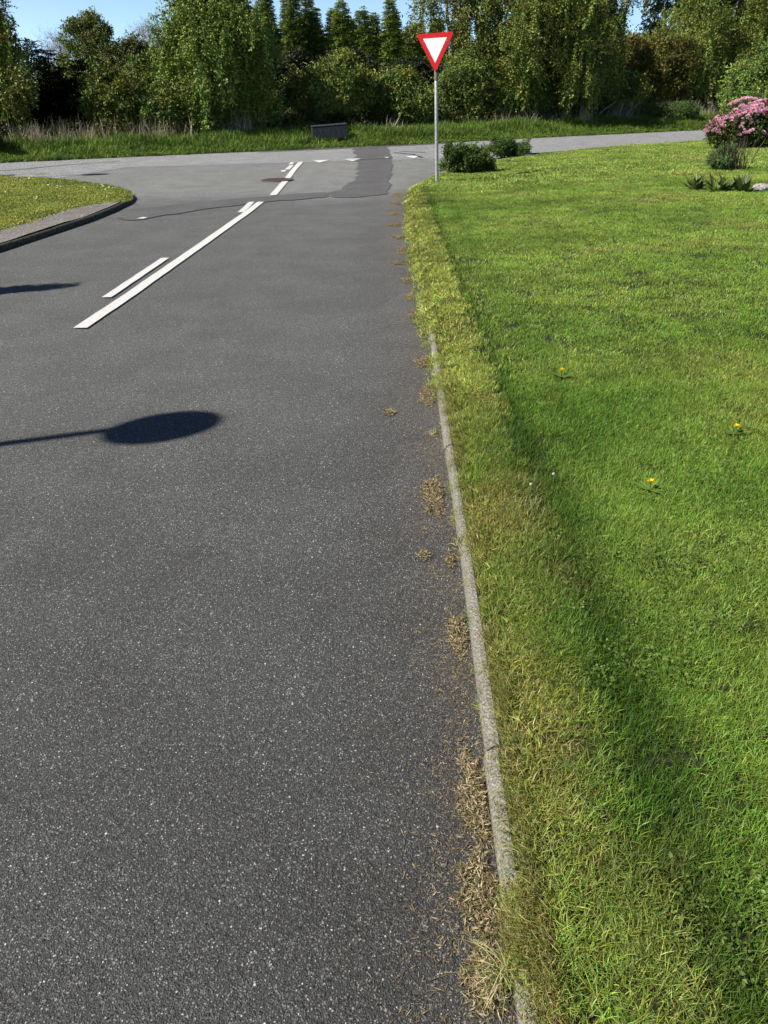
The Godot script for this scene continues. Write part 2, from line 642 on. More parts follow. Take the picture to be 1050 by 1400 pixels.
# ------------------------------------------------------------------ camera, sky, sun
func _ready() -> void:
	var cam := Camera3D.new()
	cam.name = "camera"
	cam.fov = rad_to_deg(2.0 * atan(700.0 / 1051.0))
	cam.near = 0.05
	cam.far = 2000.0
	cam.transform = Transform3D(Basis(Vector3.RIGHT, deg_to_rad(-28.8)) * Basis(Vector3.BACK, deg_to_rad(-1.2)), Vector3(0, 1.6, 0))
	add_child(cam)
	cam.current = true

	var env := Environment.new()
	env.background_mode = Environment.BG_SKY
	var sky_m := ProceduralSkyMaterial.new()
	sky_m.sky_top_color = Color(0.13, 0.25, 0.46)
	sky_m.sky_horizon_color = Color(0.98, 1.2, 1.36)
	sky_m.sky_curve = 0.10
	sky_m.ground_bottom_color = Color(0.16, 0.17, 0.10)
	sky_m.ground_horizon_color = Color(0.30, 0.33, 0.25)
	sky_m.sun_angle_max = 12.0
	var cn := FastNoiseLite.new()
	cn.seed = 3
	cn.frequency = 0.012
	cn.fractal_octaves = 5
	var ci := cn.get_seamless_image(512, 256)
	ci.convert(Image.FORMAT_RGBA8)
	for y in 256:
		for x in 512:
			var v := clampf((ci.get_pixel(x, y).r - 0.5) * 1.4, 0.0, 0.4)
			ci.set_pixel(x, y, Color(1, 1, 1, v * 0.5))
	sky_m.sky_cover = image_texture(ci)
	sky_m.sky_cover_modulate = Color(1, 1, 1, 0.5)
	var sky := Sky.new()
	sky.sky_material = sky_m
	env.sky = sky
	env.background_energy_multiplier = 0.55
	env.tonemap_mode = Environment.TONE_MAPPER_LINEAR
	env.tonemap_exposure = 1.45
	env.sdfgi_enabled = true
	env.ssao_enabled = true
	env.ssil_enabled = true
	var we := WorldEnvironment.new()
	we.name = "world_environment"
	we.environment = env
	add_child(we)

	var sun := DirectionalLight3D.new()
	sun.name = "sun"
	sun.light_energy = 1.6
	sun.light_color = Color(1.0, 0.97, 0.92)
	sun.light_angular_distance = 0.53
	sun.shadow_enabled = true
	var az := deg_to_rad(SUN_AZ)
	var el := deg_to_rad(SUN_EL)
	sun.look_at_from_position(Vector3.ZERO, Vector3(cos(el) * cos(az), -sin(el), -cos(el) * sin(az)))
	add_child(sun)

	rng.seed = 20240511
	noise.seed = 8
	noise.frequency = 0.5
	noise.fractal_octaves = 3
	noise_b.seed = 19
	noise_b.frequency = 0.11
	noise_b.fractal_octaves = 3
	materials()
	roads()
	kerbs()
	lawns()
	woods()
	sign_post()
	small_objects()
	plants()
	lamps()
	gutter()
	grass()
	flowers()

# ------------------------------------------------------------------ roads and markings
func roads() -> void:
	# earth to the horizon
	var gp := PackedVector2Array([Vector2(-700, -900), Vector2(700, -900), Vector2(700, 300), Vector2(-700, 300)])
	structure(obj("ground", sheet(gp, -0.09), M.forest_soil), "bare earth and field ground reaching to the horizon")

	# the residential road in a fine grid with wear and painted distance brightening in vertex colours
	var road := Node3D.new()
	road.name = "road"
	add_child(road)
	structure(road, "grey asphalt residential road running up to the junction")
	var rows := []
	var z := 9.0
	while z > -22.6:
		var row := []
		for i in 86:
			var x := lerpf(-9.5, 6.0, i / 85.0)
			var to_kerb := edge_x(z) - x
			var n := noise_b.get_noise_2d(x * 4.0 + 40.0, z * 1.6)
			var c := Color(1, 1, 1)
			# dirt and brown washed fines along the right gutter
			var dirt := (1.0 - sm(0.05, 0.6, to_kerb + n * 0.35)) * 0.4
			c = c.lerp(Color(0.83, 0.72, 0.67), dirt)
			# the wheel tracks, slightly polished
			c *= 1.0 + 0.03 * n + 0.05 * noise_b.get_noise_2d(x * 11.0, z * 0.35)
			c *= lerpf(0.45, 1.0, sm(1.0, -6.0, z)) * lerpf(1.0, 1.12, sm(-6.0, -12.0, z)) * lerpf(1.0, 1.68, sm(-12.8, -15.5, z + 0.6 * n))  # grazing-view brightening with distance painted in; last factor is the paler junction asphalt
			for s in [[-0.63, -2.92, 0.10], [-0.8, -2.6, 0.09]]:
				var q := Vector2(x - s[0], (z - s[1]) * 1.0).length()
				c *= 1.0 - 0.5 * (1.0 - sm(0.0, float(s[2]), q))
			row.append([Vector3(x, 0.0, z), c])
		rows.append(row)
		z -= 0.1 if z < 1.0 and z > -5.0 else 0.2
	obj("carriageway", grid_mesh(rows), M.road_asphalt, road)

	# the crossing road, older and paler, 4 mm above; its edge follows the give-way line
	var cross := Node3D.new()
	cross.name = "crossing_road"
	add_child(cross)
	structure(cross, "pale grey asphalt crossing road in front of the trees")
	rows = []
	for j in 25:
		var t := j / 24.0
		var row := []
		for i in 121:
			var x := lerpf(-50, 55, i / 120.0)
			var zf := far_z(x)
			var n := noise_b.get_noise_2d(x * 2.0, zf + t * 30.0)
			var zn := far_z(x) + 6.2 + (0.15 * noise.get_noise_2d(x * 1.3, 3.0))
			if x > -7.0 and x < 5.0:
				zn = minf(zn, lerpf(-21.35, -21.9, (x + 4.0) / 6.0) + 0.06 * noise.get_noise_2d(x * 2.0, 9.0))
			var c := Color(1.42, 1.42, 1.42) * (1.0 + 0.06 * n)
			row.append([Vector3(x, 0.004, lerpf(zf - 0.15, zn, t)), c])
		rows.append(row)
	obj("carriageway", grid_mesh(rows), M.old_asphalt, cross)

	# darker repairs
	var patches := [
		[0.008, [[-0.72, -26.6], [-0.1, -26.8], [0.36, -26.95], [0.42, -24.4], [0.38, -22.3], [0.34, -18.5], [0.28, -16.6], [0.24, -15.4], [0.14, -14.35], [-0.3, -14.05], [-0.75, -14.0], [-0.9, -14.6], [-0.62, -15.6], [-0.42, -17.5], [-0.45, -19.5], [-0.5, -22.0], [-0.66, -24.5]], "darker trench repair running from the road out to the far verge"],
		[0.0095, [[-0.86, -14.0], [-0.86, -14.75], [-1.4, -14.72], [-2.0, -14.35], [-2.7, -13.95], [-3.3, -13.5], [-3.85, -12.9], [-3.9, -12.2], [-3.55, -11.75], [-3.1, -12.35], [-2.6, -12.95], [-2.0, -13.55], [-1.4, -13.85]], "darker trench repair curving across the road to the left kerb"],
	]
	for p in patches:
		var ends: Array = p[1]
		var line := smooth_line(ends + [ends[0]], 0.2)
		var poly := PackedVector2Array()
		for i in line.size() - 1:
			var q: Vector2 = line[i]
			poly.append(q + Vector2(noise.get_noise_2d(q.x * 3.0, q.y * 3.0), noise.get_noise_2d(q.y * 3.0, q.x * 3.0 + 50.0)) * 0.12)
		obj("asphalt_patch", sheet(poly, p[0]), M.patch_asphalt, road).set_meta("label", p[2])
	# darker strip along the far edge
	var strip := []
	for i in 16:
		var x := lerpf(-3.6, 2.4, i / 15.0)
		strip.append(Vector2(x, far_z(x) + 0.22 + 0.06 * noise.get_noise_2d(x * 2.0, 1.0)))
	obj("asphalt_patch", ribbon(strip, 0.28, 0.0115), M.patch_asphalt, cross)
	# thin dark lines: the long one at the left, then short tar seams
	var seams := [[[-12.0, -19.9], [-8.93, -21.0], [-8.55, -21.7], [-7.8, -22.6], [-7.0, -23.1]], [[-0.72, -21.9], [-0.2, -22.0], [0.4, -22.1]], [[0.5, -24.2], [1.0, -23.4], [1.2, -22.2]], [[0.7, -24.6], [1.4, -24.0]]]
	for s in seams:
		obj("dark_line", ribbon(smooth_line(s, 0.2), 0.035, 0.015), M.tar, cross)
	# lines: a straight solid line with gaps, and the broken line beside it
	var y := 0.012
	var lines := [
		["centre_line", [[-2.345, -5.98], [-2.27, -7.0], [-2.10, -10.0], [-1.965, -12.5], [-1.93, -13.6]], 0.056],
		["centre_line", [[-1.83, -14.5], [-1.86, -17.0], [-1.92, -19.5], [-1.94, -21.6]], 0.062],
		["broken_line", [[-2.45, -7.0], [-2.42, -7.6], [-2.36, -8.83]], 0.045],
		["broken_line", [[-2.075, -12.4], [-2.07, -13.0], [-2.08, -13.62]], 0.048],
	]
	for l in lines:
		var pts := []
		for q in smooth_line(l[1], 0.15):
			pts.append(q + Vector2(noise.get_noise_2d(q.x * 9.0, q.y * 9.0) * 0.006, 0))
		obj(l[0], ribbon(pts, l[2], y), M.road_paint, road)
	# the worn dash near the junction: three fragments
	for f in [[[-2.13, -18.95], [-2.14, -19.35]], [[-2.08, -19.5], [-2.1, -20.7]], [[-2.14, -20.9], [-2.16, -21.55]]]:
		var poly := PackedVector2Array()
		var l := smooth_line(f, 0.1)
		for i in l.size(): poly.append(l[i] + Vector2(0.055 + 0.03 * noise.get_noise_2d(i * 3.0, f[0][1] * 9.0), 0))
		for i in l.size(): poly.append(l[l.size() - 1 - i] - Vector2(0.05 - 0.045 * noise.get_noise_2d(i * 5.0, f[0][1] * 5.0), 0))
		obj("worn_line_fragment", sheet(poly, y), M.road_paint, road)
	# give-way triangles
	for t in [[-1.44, -21.95, 1.0], [-0.62, -22.18, 1.0], [0.27, -22.5, 0.3], [0.97, -22.75, 1.0], [1.9, -23.0, 1.0]]:
		var w: float = 0.21 * t[2]
		var poly := PackedVector2Array([Vector2(t[0] - w, t[1] - 0.0), Vector2(t[0] + w, t[1] - 0.1), Vector2(t[0] + 0.03, t[1] + 0.72 * t[2]), Vector2(t[0] - 0.02, t[1] + 0.72 * t[2])])
		obj("give_way_triangle", sheet(poly, y + 0.002), M.road_paint, cross)
	# small white paint spot left of the patch
	obj("paint_spot", sheet(PackedVector2Array([Vector2(-3.53, -11.95), Vector2(-3.42, -11.93), Vector2(-3.4, -12.08), Vector2(-3.48, -12.1)]), y), M.road_paint, road)

# ------------------------------------------------------------------ kerbs
func kerb_stone(a: Vector2, b: Vector2, inward: Vector2, wid: float, top: float, bot: float) -> ArrayMesh:
	# profile from the road side over a rounded top to the back
	var d := (b - a).normalized()
	var gap := 0.005
	var p := a + d * gap
	var q := b - d * gap
	var prof := [[0.0, bot], [0.0, top - 0.028], [0.006, top - 0.012], [0.02, top - 0.002], [0.035, top], [wid - 0.01, top], [wid, top - 0.01], [wid, bot]]
	var st := SurfaceTool.new()
	st.begin(Mesh.PRIMITIVE_TRIANGLES)
	st.set_smooth_group(-1)
	for i in prof.size() - 1:
		var u := inward * float(prof[i][0])
		var w := inward * float(prof[i + 1][0])
		var a0 := Vector3(p.x + u.x, prof[i][1], p.y + u.y)
		var a1 := Vector3(p.x + w.x, prof[i + 1][1], p.y + w.y)
		var b0 := Vector3(q.x + u.x, prof[i][1], q.y + u.y)
		var b1 := Vector3(q.x + w.x, prof[i + 1][1], q.y + w.y)
		for x in [a0, a1, b1, a0, b1, b0]: st.add_vertex(x)
	for e in [p, q]:
		for i in range(1, prof.size() - 1):
			for k in [0, i, i + 1]:
				var u := inward * float(prof[k][0])
				st.add_vertex(Vector3(e.x + u.x, prof[k][1], e.y + u.y))
	st.generate_normals()
	return st.commit()

func kerbs() -> void:
	var right := Node3D.new()
	right.name = "right_kerb"
	add_child(right)
	tag(right, "low weathered concrete kerb between the road and the right lawn, grown over by grass", "kerb")
	var z := 6.5
	while z > -15.6:
		var step := 1.0 if z > -13.0 else 0.5
		var jog := rr(-0.004, 0.004)
		var a := Vector2(edge_x(z) + jog, z)
		var b := Vector2(edge_x(z - step) + jog + rr(-0.004, 0.004), z - step)
		var d := (b - a).normalized()
		obj("kerb_stone", kerb_stone(a, b, Vector2(-d.y, d.x), 0.045, lerpf(0.05, 0.012, sm(-4.0, -6.5, z)) + rr(-0.003, 0.003), -0.08), M.kerb_concrete, right)
		z -= step
	var left := Node3D.new()
	left.name = "left_kerb"
	add_child(left)
	tag(left, "curved concrete kerb, face darkened by painted shade, round the left grass corner", "kerb")
	var lp := smooth_line(LEFT, 0.05)
	var i := 0
	while i < lp.size() - 1:
		var a: Vector2 = lp[i]
		var curved := a.y < -13.0 and a.y > -20.2 and a.x > -12.0
		var k := mini(i + (9 if curved else 20), lp.size() - 1)
		var b: Vector2 = lp[k]
		var d := (b - a).normalized()
		obj("kerb_stone", kerb_stone(a, b, Vector2(d.y, -d.x), 0.045, 0.074 + rr(-0.003, 0.003), -0.08), M.shade_tinted_concrete, left)
		i = k

# ------------------------------------------------------------------ lawns: the ground under the grass
func soil_tint(d: float, x: float, z: float) -> Color:
	var n := noise.get_noise_2d(x * 2.0, z * 2.0)
	var dry := (1.0 - sm(0.22, 0.4, d + n * 0.08))
	return Color(0.7, 0.85, 0.55).lerp(Color(1.7, 1.3, 1.0), dry)

func lawns() -> void:
	var rows := []
	var z := 7.0
	while z > -39.0:
		var row := []
		var d := 0.04
		var x0 := edge_x(z)
		for i in 85:
			var x := x0 + d
			row.append([Vector3(x, lawn_h(x, z) - (0.02 if i == 0 else 0.0), z), soil_tint(d, x, z)])
			d += 0.03 if d < 0.9 else (0.1 if d < 2.0 else (0.3 if d < 6.5 else 1.5))
		# a skirt at the kerb
		row.push_front([Vector3(x0 + 0.038, -0.06, z), Color(1, 1, 1)])
		rows.append(row)
		z -= 0.15
	structure(obj("right_lawn", grid_mesh(rows), M.lawn_soil), "gently rising mown lawn ground right of the kerb")

	# left: the kerb line is walked and the lawn runs off to the left of it
	var lp := smooth_line(LEFT, 0.25)
	var back := PackedVector2Array()
	for i in lp.size():
		var p: Vector2 = lp[i]
		var t: Vector2 = (lp[mini(i + 1, lp.size() - 1)] - lp[maxi(i - 1, 0)]).normalized()
		back.append(p + Vector2(t.y, -t.x) * 0.088)
	left_poly = back.duplicate()
	left_poly.append(Vector2(-30, -12))
	left_poly.append(Vector2(-30, 7))
	rows = []
	for i in back.size():
		var row := []
		var p := back[i]
		var goal := Vector2(-14.0 - 0.4 * maxf(p.y + 10.0, 0.0), lerpf(-14.6, 7.0, sm(-9.0, 6.0, p.y)) if p.x > -10.5 else lerpf(-14.6, -11.0, sm(-10.5, -30.0, p.x)))
		row.append([Vector3(p.x, -0.06, p.y), Color(1, 1, 1)])
		for k in 30:
			var q := p.lerp(goal, pow(k / 29.0, 1.5))
			row.append([Vector3(q.x, left_h(q.x, q.y) - 0.012 * float(k == 0), q.y), Color(0.8, 0.95, 0.6)])
		rows.append(row)
	structure(obj("left_lawn", grid_mesh(rows), M.lawn_soil), "small corner lawn ground left of the road")

	# narrow asphalt path between the left kerb and the grass
	var inner := smooth_line([[-8.3, 7.0], [-7.5, 3.0], [-6.9, 0.0], [-6.2, -4.0], [-5.45, -7.5], [-5.08, -9.4], [-4.92, -10.6], [-4.82, -11.8], [-4.68, -12.8], [-4.3, -13.5]], 0.3)
	rows = []
	for p in inner:
		var best: Vector2 = back[0]
		for q in back:
			if q.distance_to(p) < best.distance_to(p): best = q
		var row := []
		for k in 7:
			var q: Vector2 = best.lerp(p, k / 6.0)
			var n := noise_b.get_noise_2d(q.x * 9.0, q.y * 9.0)
			row.append([Vector3(q.x, maxf(left_h(q.x, q.y) + 0.005, 0.071) + 0.004 * n, q.y), Color(1, 1, 1) * (1.0 + 0.25 * n)])
		rows.append(row)
	structure(obj("pavement", grid_mesh(rows), M.path_asphalt), "narrow strip of worn asphalt pavement along the left kerb")

	# verge and woodland floor beyond the crossing road
	rows = []
	for j in 60:
		var row := []
		var dd: float = j * 0.16 if j < 30 else 4.8 + pow((j - 30) / 29.0, 2.0) * 120.0
		for i in 111:
			var x := lerpf(-52, 58, i / 110.0)
			var zz := far_z(x) - dd + 0.1 * noise.get_noise_2d(x * 1.5, 0.0)
			row.append([Vector3(x, verge_h(x, zz) if j > 0 else -0.05, zz), Color(0.75, 0.85, 0.6).lerp(Color(0.5, 0.5, 0.45), sm(2.0, 4.5, dd))])
		rows.append(row)
	structure(obj("verge", grid_mesh(rows), M.lawn_soil), "roadside verge and woodland floor beyond the crossing road")

# ------------------------------------------------------------------ trees and bushes
var clumps := {}

func plant_meshes() -> void:
	clumps.birch = [strand(34, 0.075, 0.055), leaf_clump(210, 0.13, 0.095, 0.35), strand(36, 0.08, 0.058), leaf_clump(210, 0.12, 0.09, 0.45)]
	clumps.broad = [leaf_clump(190, 0.21, 0.155, 0.25), leaf_clump(190, 0.23, 0.165, 0.25), leaf_clump(180, 0.19, 0.14, 0.3)]
	clumps.fine = [leaf_clump(220, 0.15, 0.10, 0.1), leaf_clump(220, 0.16, 0.11, 0.1)]
	clumps.spray = [spray(70), spray(70)]
	clumps.twig = [twig_clump(26, 0.012), twig_clump(26, 0.012)]

# leaf clumps through lobes: each lobe [centre, radii, number]
func crown(parent: Node3D, lobes: Array, meshes: Array, mat_: Material, tint: Color, size: float, shell := 0.55, vary := 0.35) -> void:
	var sets := []
	for m in meshes: sets.append([[], []])
	for l in lobes:
		var c: Vector3 = l[0]
		var r: Vector3 = l[1]
		var light := rr(0.85, 1.15) * 1.75
		var hue := rr(-0.12, 0.12)
		for i in int(l[2]):
			var d := rand_dir()
			var k := lerpf(rng.randf(), 1.0, shell)
			k = pow(k, 0.5) * rr(0.82, 1.08)
			var p := c + d * r * k
			# gaps: leave out where the noise is low
			var w := parent.position + p
			if noise.get_noise_3d(w.x * 1.6, w.y * 1.6, w.z * 1.6) < -0.16: continue
			if p.y < 0.05: continue
			var s := size * rr(0.65, 1.3)
			var b := Basis(Vector3.UP, rr(0, TAU)) * Basis(Vector3.RIGHT, rr(-0.5, 0.5))
			var q := rng.randi_range(0, meshes.size() - 1)
			sets[q][0].append(Transform3D(b.scaled(Vector3.ONE * s), p))
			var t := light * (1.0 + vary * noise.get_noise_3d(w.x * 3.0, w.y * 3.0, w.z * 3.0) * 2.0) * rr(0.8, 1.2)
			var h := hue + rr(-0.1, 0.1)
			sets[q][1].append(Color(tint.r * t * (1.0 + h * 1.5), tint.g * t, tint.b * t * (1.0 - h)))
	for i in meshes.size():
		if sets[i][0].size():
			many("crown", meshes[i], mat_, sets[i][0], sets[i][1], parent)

func limb(parent: Node3D, from: Vector3, to: Vector3, r0: float, r1: float, mat_: Material, called := "limb", bend := 0.12) -> void:
	var pts := []
	var rad := []
	var l := from.distance_to(to)
	var o := Vector3(rr(-1, 1), rr(-0.2, 0.6), rr(-1, 1)) * l * bend
	for i in 6:
		var t := i / 5.0
		pts.append(from.lerp(to, t) + o * sin(t * PI) + Vector3(rr(-1, 1), 0, rr(-1, 1)) * l * 0.012)
		rad.append(lerpf(r0, r1, t))
	obj(called, tube(pts, rad, 7), mat_, parent)

func bush(called: String, label: String, at: Vector3, w: float, h: float, dep: float, tint: Color, kind := "broad", size := 0.34, group := "", n := 260, stems := 5, mat_name := "leaf", bark := "dark_bark") -> Node3D:
	var t := thing(called, label, "bush", at, 0.0, group)
	for i in stems:
		var a := rr(0, TAU)
		limb(t, Vector3(cos(a) * 0.12, -0.05, sin(a) * 0.12), Vector3(cos(a) * w * rr(0.3, 0.8), h * rr(0.45, 0.85), sin(a) * dep * rr(0.3, 0.8)), 0.03, 0.008, M[bark], "stem")
	var lobes := []
	var nl := 7
	for i in nl:
		var a := TAU * i / nl + rr(-0.4, 0.4)
		var k := rr(0.35, 0.62)
		var hy := rr(0.36, 0.72)
		lobes.append([Vector3(cos(a) * w * k, h * hy, sin(a) * dep * k), Vector3(w * rr(0.38, 0.55), h * rr(0.24, 0.36), dep * rr(0.38, 0.55)), n / nl])
	lobes.append([Vector3(0, h * 0.7, 0), Vector3(w * 0.5, h * 0.28, dep * 0.5), n / 5])
	crown(t, lobes, clumps[kind], M[mat_name], tint, size)
	return t

func birch(label: String, at: Vector3, h: float, r: float, low: float, tint: Color, n: int, trunks := 1, group := "", tall_frac := 0.42) -> Node3D:
	var t := thing("birch_tree", label, "birch tree", at, 0.0, group)
	var tops := []
	for k in trunks:
		var off := Vector3(rr(-0.35, 0.35), 0, rr(-0.3, 0.3)) * float(trunks > 1)
		var top := off * 3.0 + Vector3(rr(-0.4, 0.4), h, rr(-0.4, 0.4))
		limb(t, off + Vector3(0, -0.1, 0), top, 0.12 if trunks == 1 else 0.085, 0.02, M.birch_bark, "trunk", 0.02)
		tops.append([off, top])
	var sets := []
	for m in clumps.birch: sets.append([[], []])
	for i in 14:
		var tr: Array = tops[i % tops.size()]
		var y := rr(0.3, 0.95)
		var a := rr(0, TAU)
		var from: Vector3 = tr[0].lerp(tr[1], y)
		limb(t, from, from + Vector3(cos(a) * r * 0.7, h * 0.1, sin(a) * r * 0.7) * (1.1 - y * 0.6), 0.03, 0.006, M.dark_bark, "limb")
	for i in n:
		var a := rr(0, TAU)
		var k := sqrt(rr(0.12, 1.0))
		var y := rr(low + 0.7, h)
		var wide := r * (1.0 - pow(clampf((y - h * 0.45) / (h * 0.6), 0, 1), 2.0)) * clampf(0.85 + 1.0 * noise.get_noise_3d(cos(a) * 1.3 + at.x, y * 0.55, sin(a) * 1.3), 0.4, 1.4)
		var p := Vector3(cos(a) * wide * k, y, sin(a) * wide * k)
		var w := at + p
		if noise.get_noise_3d(w.x * 1.1, w.y * 0.55, w.z * 1.1) < -0.09: continue
		var s := rr(0.55, 1.25)
		var q := i % 4
		if q % 2 == 0:
			sets[q][0].append(Transform3D(Basis(Vector3.UP, rr(0, TAU)) * Basis(Vector3.RIGHT, rr(-0.25, 0.25)) * Basis.from_scale(Vector3(1.2, s, 1.2)), p))
		else:
			sets[q][0].append(Transform3D((Basis(Vector3.UP, rr(0, TAU)) * Basis(Vector3.RIGHT, rr(-0.5, 0.5))).scaled(Vector3.ONE * rr(0.35, 0.65)), p + Vector3(0, -0.3, 0)))
		var b := rr(0.75, 1.25) * (1.0 + 0.5 * noise.get_noise_3d(w.x * 2.5, w.y * 2.0, w.z * 2.5))
		b *= 1.75
		sets[q][1].append(Color(tint.r * b * rr(0.9, 1.15), tint.g * b, tint.b * b))
	for i in 4:
		many("crown", clumps.birch[i], M.gloss_leaf, sets[i][0], sets[i][1], t)
	return t

func conifer(label: String, at: Vector3, h: float, r: float, tint: Color, n: int, group := "", called := "conifer_tree", cat := "conifer") -> Node3D:
	var t := thing(called, label, cat, at, 0.0, group)
	limb(t, Vector3(0, -0.1, 0), Vector3(0, h * 0.97, 0), 0.09, 0.012, M.dark_bark, "trunk", 0.005)
	var sets := [[[], []], [[], []]]
	for i in n:
		var u := pow(rng.randf(), 0.75)
		var y := h * lerpf(0.04, 0.99, 1.0 - u * 0.98)
		var reach := r * pow(1.0 - y / h, 0.8) * rr(0.7, 1.2) + 0.02
		var a := rr(0, TAU)
		var inner := reach * rr(0.0, 0.55)
		var b := Basis(Vector3.UP, -a) * Basis(Vector3.BACK, rr(-0.1, 0.55))
		var s := maxf(reach - inner, minf(0.3, r * 0.55)) * 1.1
		var q := i % 2
		sets[q][0].append(Transform3D(b.scaled(Vector3(s, s, s)), Vector3(cos(a) * inner, y, sin(a) * inner)))
		var l := rr(0.7, 1.3)
		sets[q][1].append(Color(tint.r * l * rr(0.9, 1.2), tint.g * l, tint.b * l))
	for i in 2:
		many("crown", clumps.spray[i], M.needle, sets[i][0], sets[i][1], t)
	return t

func broad_tree(label: String, at: Vector3, h: float, r: float, tint: Color, n: int, kind := "broad", size := 0.5, group := "", crown_low := 0.35, bare := false) -> Node3D:
	var t := thing("bare_tree" if bare else "broadleaf_tree", label, "tree", at, 0.0, group)
	var bark: Material = M.dark_bark
	limb(t, Vector3(0, -0.1, 0), Vector3(rr(-0.2, 0.2), h * 0.8, rr(-0.2, 0.2)), 0.05 + h * 0.014, 0.03, bark, "trunk", 0.02)
	var lobes := []
	for i in 9:
		var a := TAU * i / 9.0 + rr(-0.3, 0.3)
		var y := lerpf(crown_low + 0.08, 0.82, fmod(i * 0.381, 1.0))
		var k := r * sqrt(maxf(0.05, 1.0 - pow((y - 0.6) / 0.45, 2.0))) * 0.55
		var c := Vector3(cos(a) * k, h * y, sin(a) * k)
		limb(t, Vector3(0, h * maxf(0.15, y - 0.28), 0), c, 0.02 + h * 0.004, 0.008, bark, "limb")
		lobes.append([c, Vector3(r * rr(0.42, 0.6), h * rr(0.13, 0.2), r * rr(0.42, 0.6)), n / 9])
	lobes.append([Vector3(0, h * 0.84, 0), Vector3(r * 0.5, h * 0.15, r * 0.5), n / 7])
	crown(t, lobes, clumps[kind], M.twig if bare else M.leaf, tint, size, 0.55)
	return t

func g_at(x: float, z: float) -> Vector3:
	return Vector3(x, verge_h(x, z) - 0.02, z)

func woods() -> void:
	plant_meshes()
	var green := Color(0.085, 0.15, 0.03)
	var deep := Color(0.06, 0.095, 0.02)
	var olive := Color(0.10, 0.145, 0.032)
	var pine := Color(0.055, 0.075, 0.018)
	# front birches
	birch("tall dark weeping birch at the far left edge behind the grass stalks", g_at(-12.6, -28.0), 5.6, 1.9, 1.0, Color(0.11, 0.14, 0.03), 900, 1)
	birch("big weeping birch hanging to the ground left of the dark box", g_at(-5.4, -29.6), 5.4, 2.1, 0.25, Color(0.093, 0.145, 0.030), 1500, 3)
	birch("thin airy birch with sky showing through right above the give way sign", g_at(3.0, -35.0), 7.0, 2.0, 2.9, Color(0.085, 0.11, 0.028), 230, 1)
	birch("dense birch with pale trunk in the middle of the right-hand trees", g_at(6.4, -34.0), 6.2, 2.5, 1.1, Color(0.085, 0.12, 0.024), 1500, 2)
	birch("drooping sparse birch in the gap of sky among the right-hand trees", g_at(12.4, -45.0), 11.0, 2.4, 4.7, Color(0.07, 0.09, 0.03), 360, 1)
	birch("olive birch with white trunk above the pale reeds on the right", g_at(14.6, -38.0), 6.6, 2.4, 0.9, olive, 1300, 2)
	birch("rightmost birch of the wood behind the pink rhododendron", g_at(18.2, -40.0), 6.8, 2.6, 0.9, olive, 1200, 2)
	birch("short green birch between the dense birch and the gap of sky", g_at(8.5, -36.5), 6.0, 1.6, 1.0, Color(0.08, 0.115, 0.024), 800, 1)
	# dark conifers in the left gap
	var dk := "dark conifers in the left gap"
	var gap_names := ["nearly black conifer just right of the far left birch", "low nearly black conifer left of the hazel bush", "nearly black conifer half hidden behind the hazel bush", "nearly black conifer partly behind the far left birch"]
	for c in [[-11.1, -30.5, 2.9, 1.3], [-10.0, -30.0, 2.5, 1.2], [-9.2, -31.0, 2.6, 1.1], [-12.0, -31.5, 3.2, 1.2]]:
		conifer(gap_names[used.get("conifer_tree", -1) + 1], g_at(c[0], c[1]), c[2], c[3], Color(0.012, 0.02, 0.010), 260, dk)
	# round tree and bare trees far left
	broad_tree("round topped far tree in the left gap of sky", g_at(-17.4, -56.0), 5.9, 2.1, Color(0.075, 0.095, 0.018), 620, "broad", 0.45, "", 0.15)
	broad_tree("bare brownish tree left of the round topped tree", g_at(-21.5, -62.0), 5.6, 1.5, Color(0.16, 0.14, 0.12), 150, "twig", 0.8, "", 0.3, true)
	broad_tree("bare brownish tree right of the round topped tree", g_at(-14.6, -60.0), 5.7, 2.0, Color(0.13, 0.105, 0.075), 240, "twig", 0.8, "", 0.2, true)
	broad_tree("low olive tree between the round tree and the weeping birch", g_at(-13.6, -50.0), 4.2, 2.2, Color(0.06, 0.075, 0.02), 420, "broad", 0.5, "", 0.1)
	# conifer plantation behind
	var nth := ["leftmost", "second", "third", "fourth", "fifth", "sixth", "seventh", "eighth", "ninth", "tenth", "eleventh", "twelfth", "thirteenth", "fourteenth"]
	var pg := "row of conifers behind the hedge"
	for row in 2:
		for k in 12:
			var cx := lerpf(-8.0, 6.4, (k + 0.5 * row) / 11.5) + rr(-0.25, 0.25)
			var ch: float = lerpf(6.1, 4.9, sm(-6.0, 4.0, cx)) + rr(-0.75, 0.45) + 0.15 * row
			conifer("dark green spire conifer of the " + (["nearer", "farther"][row]) + " row behind the hedge, " + nth[k] + " from the left", g_at(cx, -48.0 - 3.2 * row + rr(-0.4, 0.4)), ch, rr(1.3, 1.75), pine * rr(2.6, 4.4), 1300, pg)
	# very dark understorey in front of the plantation
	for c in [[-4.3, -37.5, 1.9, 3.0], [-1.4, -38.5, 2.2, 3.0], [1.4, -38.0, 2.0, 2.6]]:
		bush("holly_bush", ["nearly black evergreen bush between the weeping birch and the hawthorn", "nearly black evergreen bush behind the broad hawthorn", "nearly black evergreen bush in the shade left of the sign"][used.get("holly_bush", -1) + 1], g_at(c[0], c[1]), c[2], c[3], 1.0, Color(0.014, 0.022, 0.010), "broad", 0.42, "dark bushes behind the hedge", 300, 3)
	# hedge bushes from left to right
	bush("hazel_bush", "mid green hazel bush left of the weeping birch", g_at(-8.4, -28.7), 1.35, 2.35, 1.1, Color(0.075, 0.105, 0.022), "broad", 0.33, "", 420)
	bush("hazel_bush", "smaller hazel bush at the foot of the weeping birch", g_at(-6.7, -28.5), 1.1, 1.75, 0.9, Color(0.085, 0.115, 0.024), "broad", 0.33, "", 300)
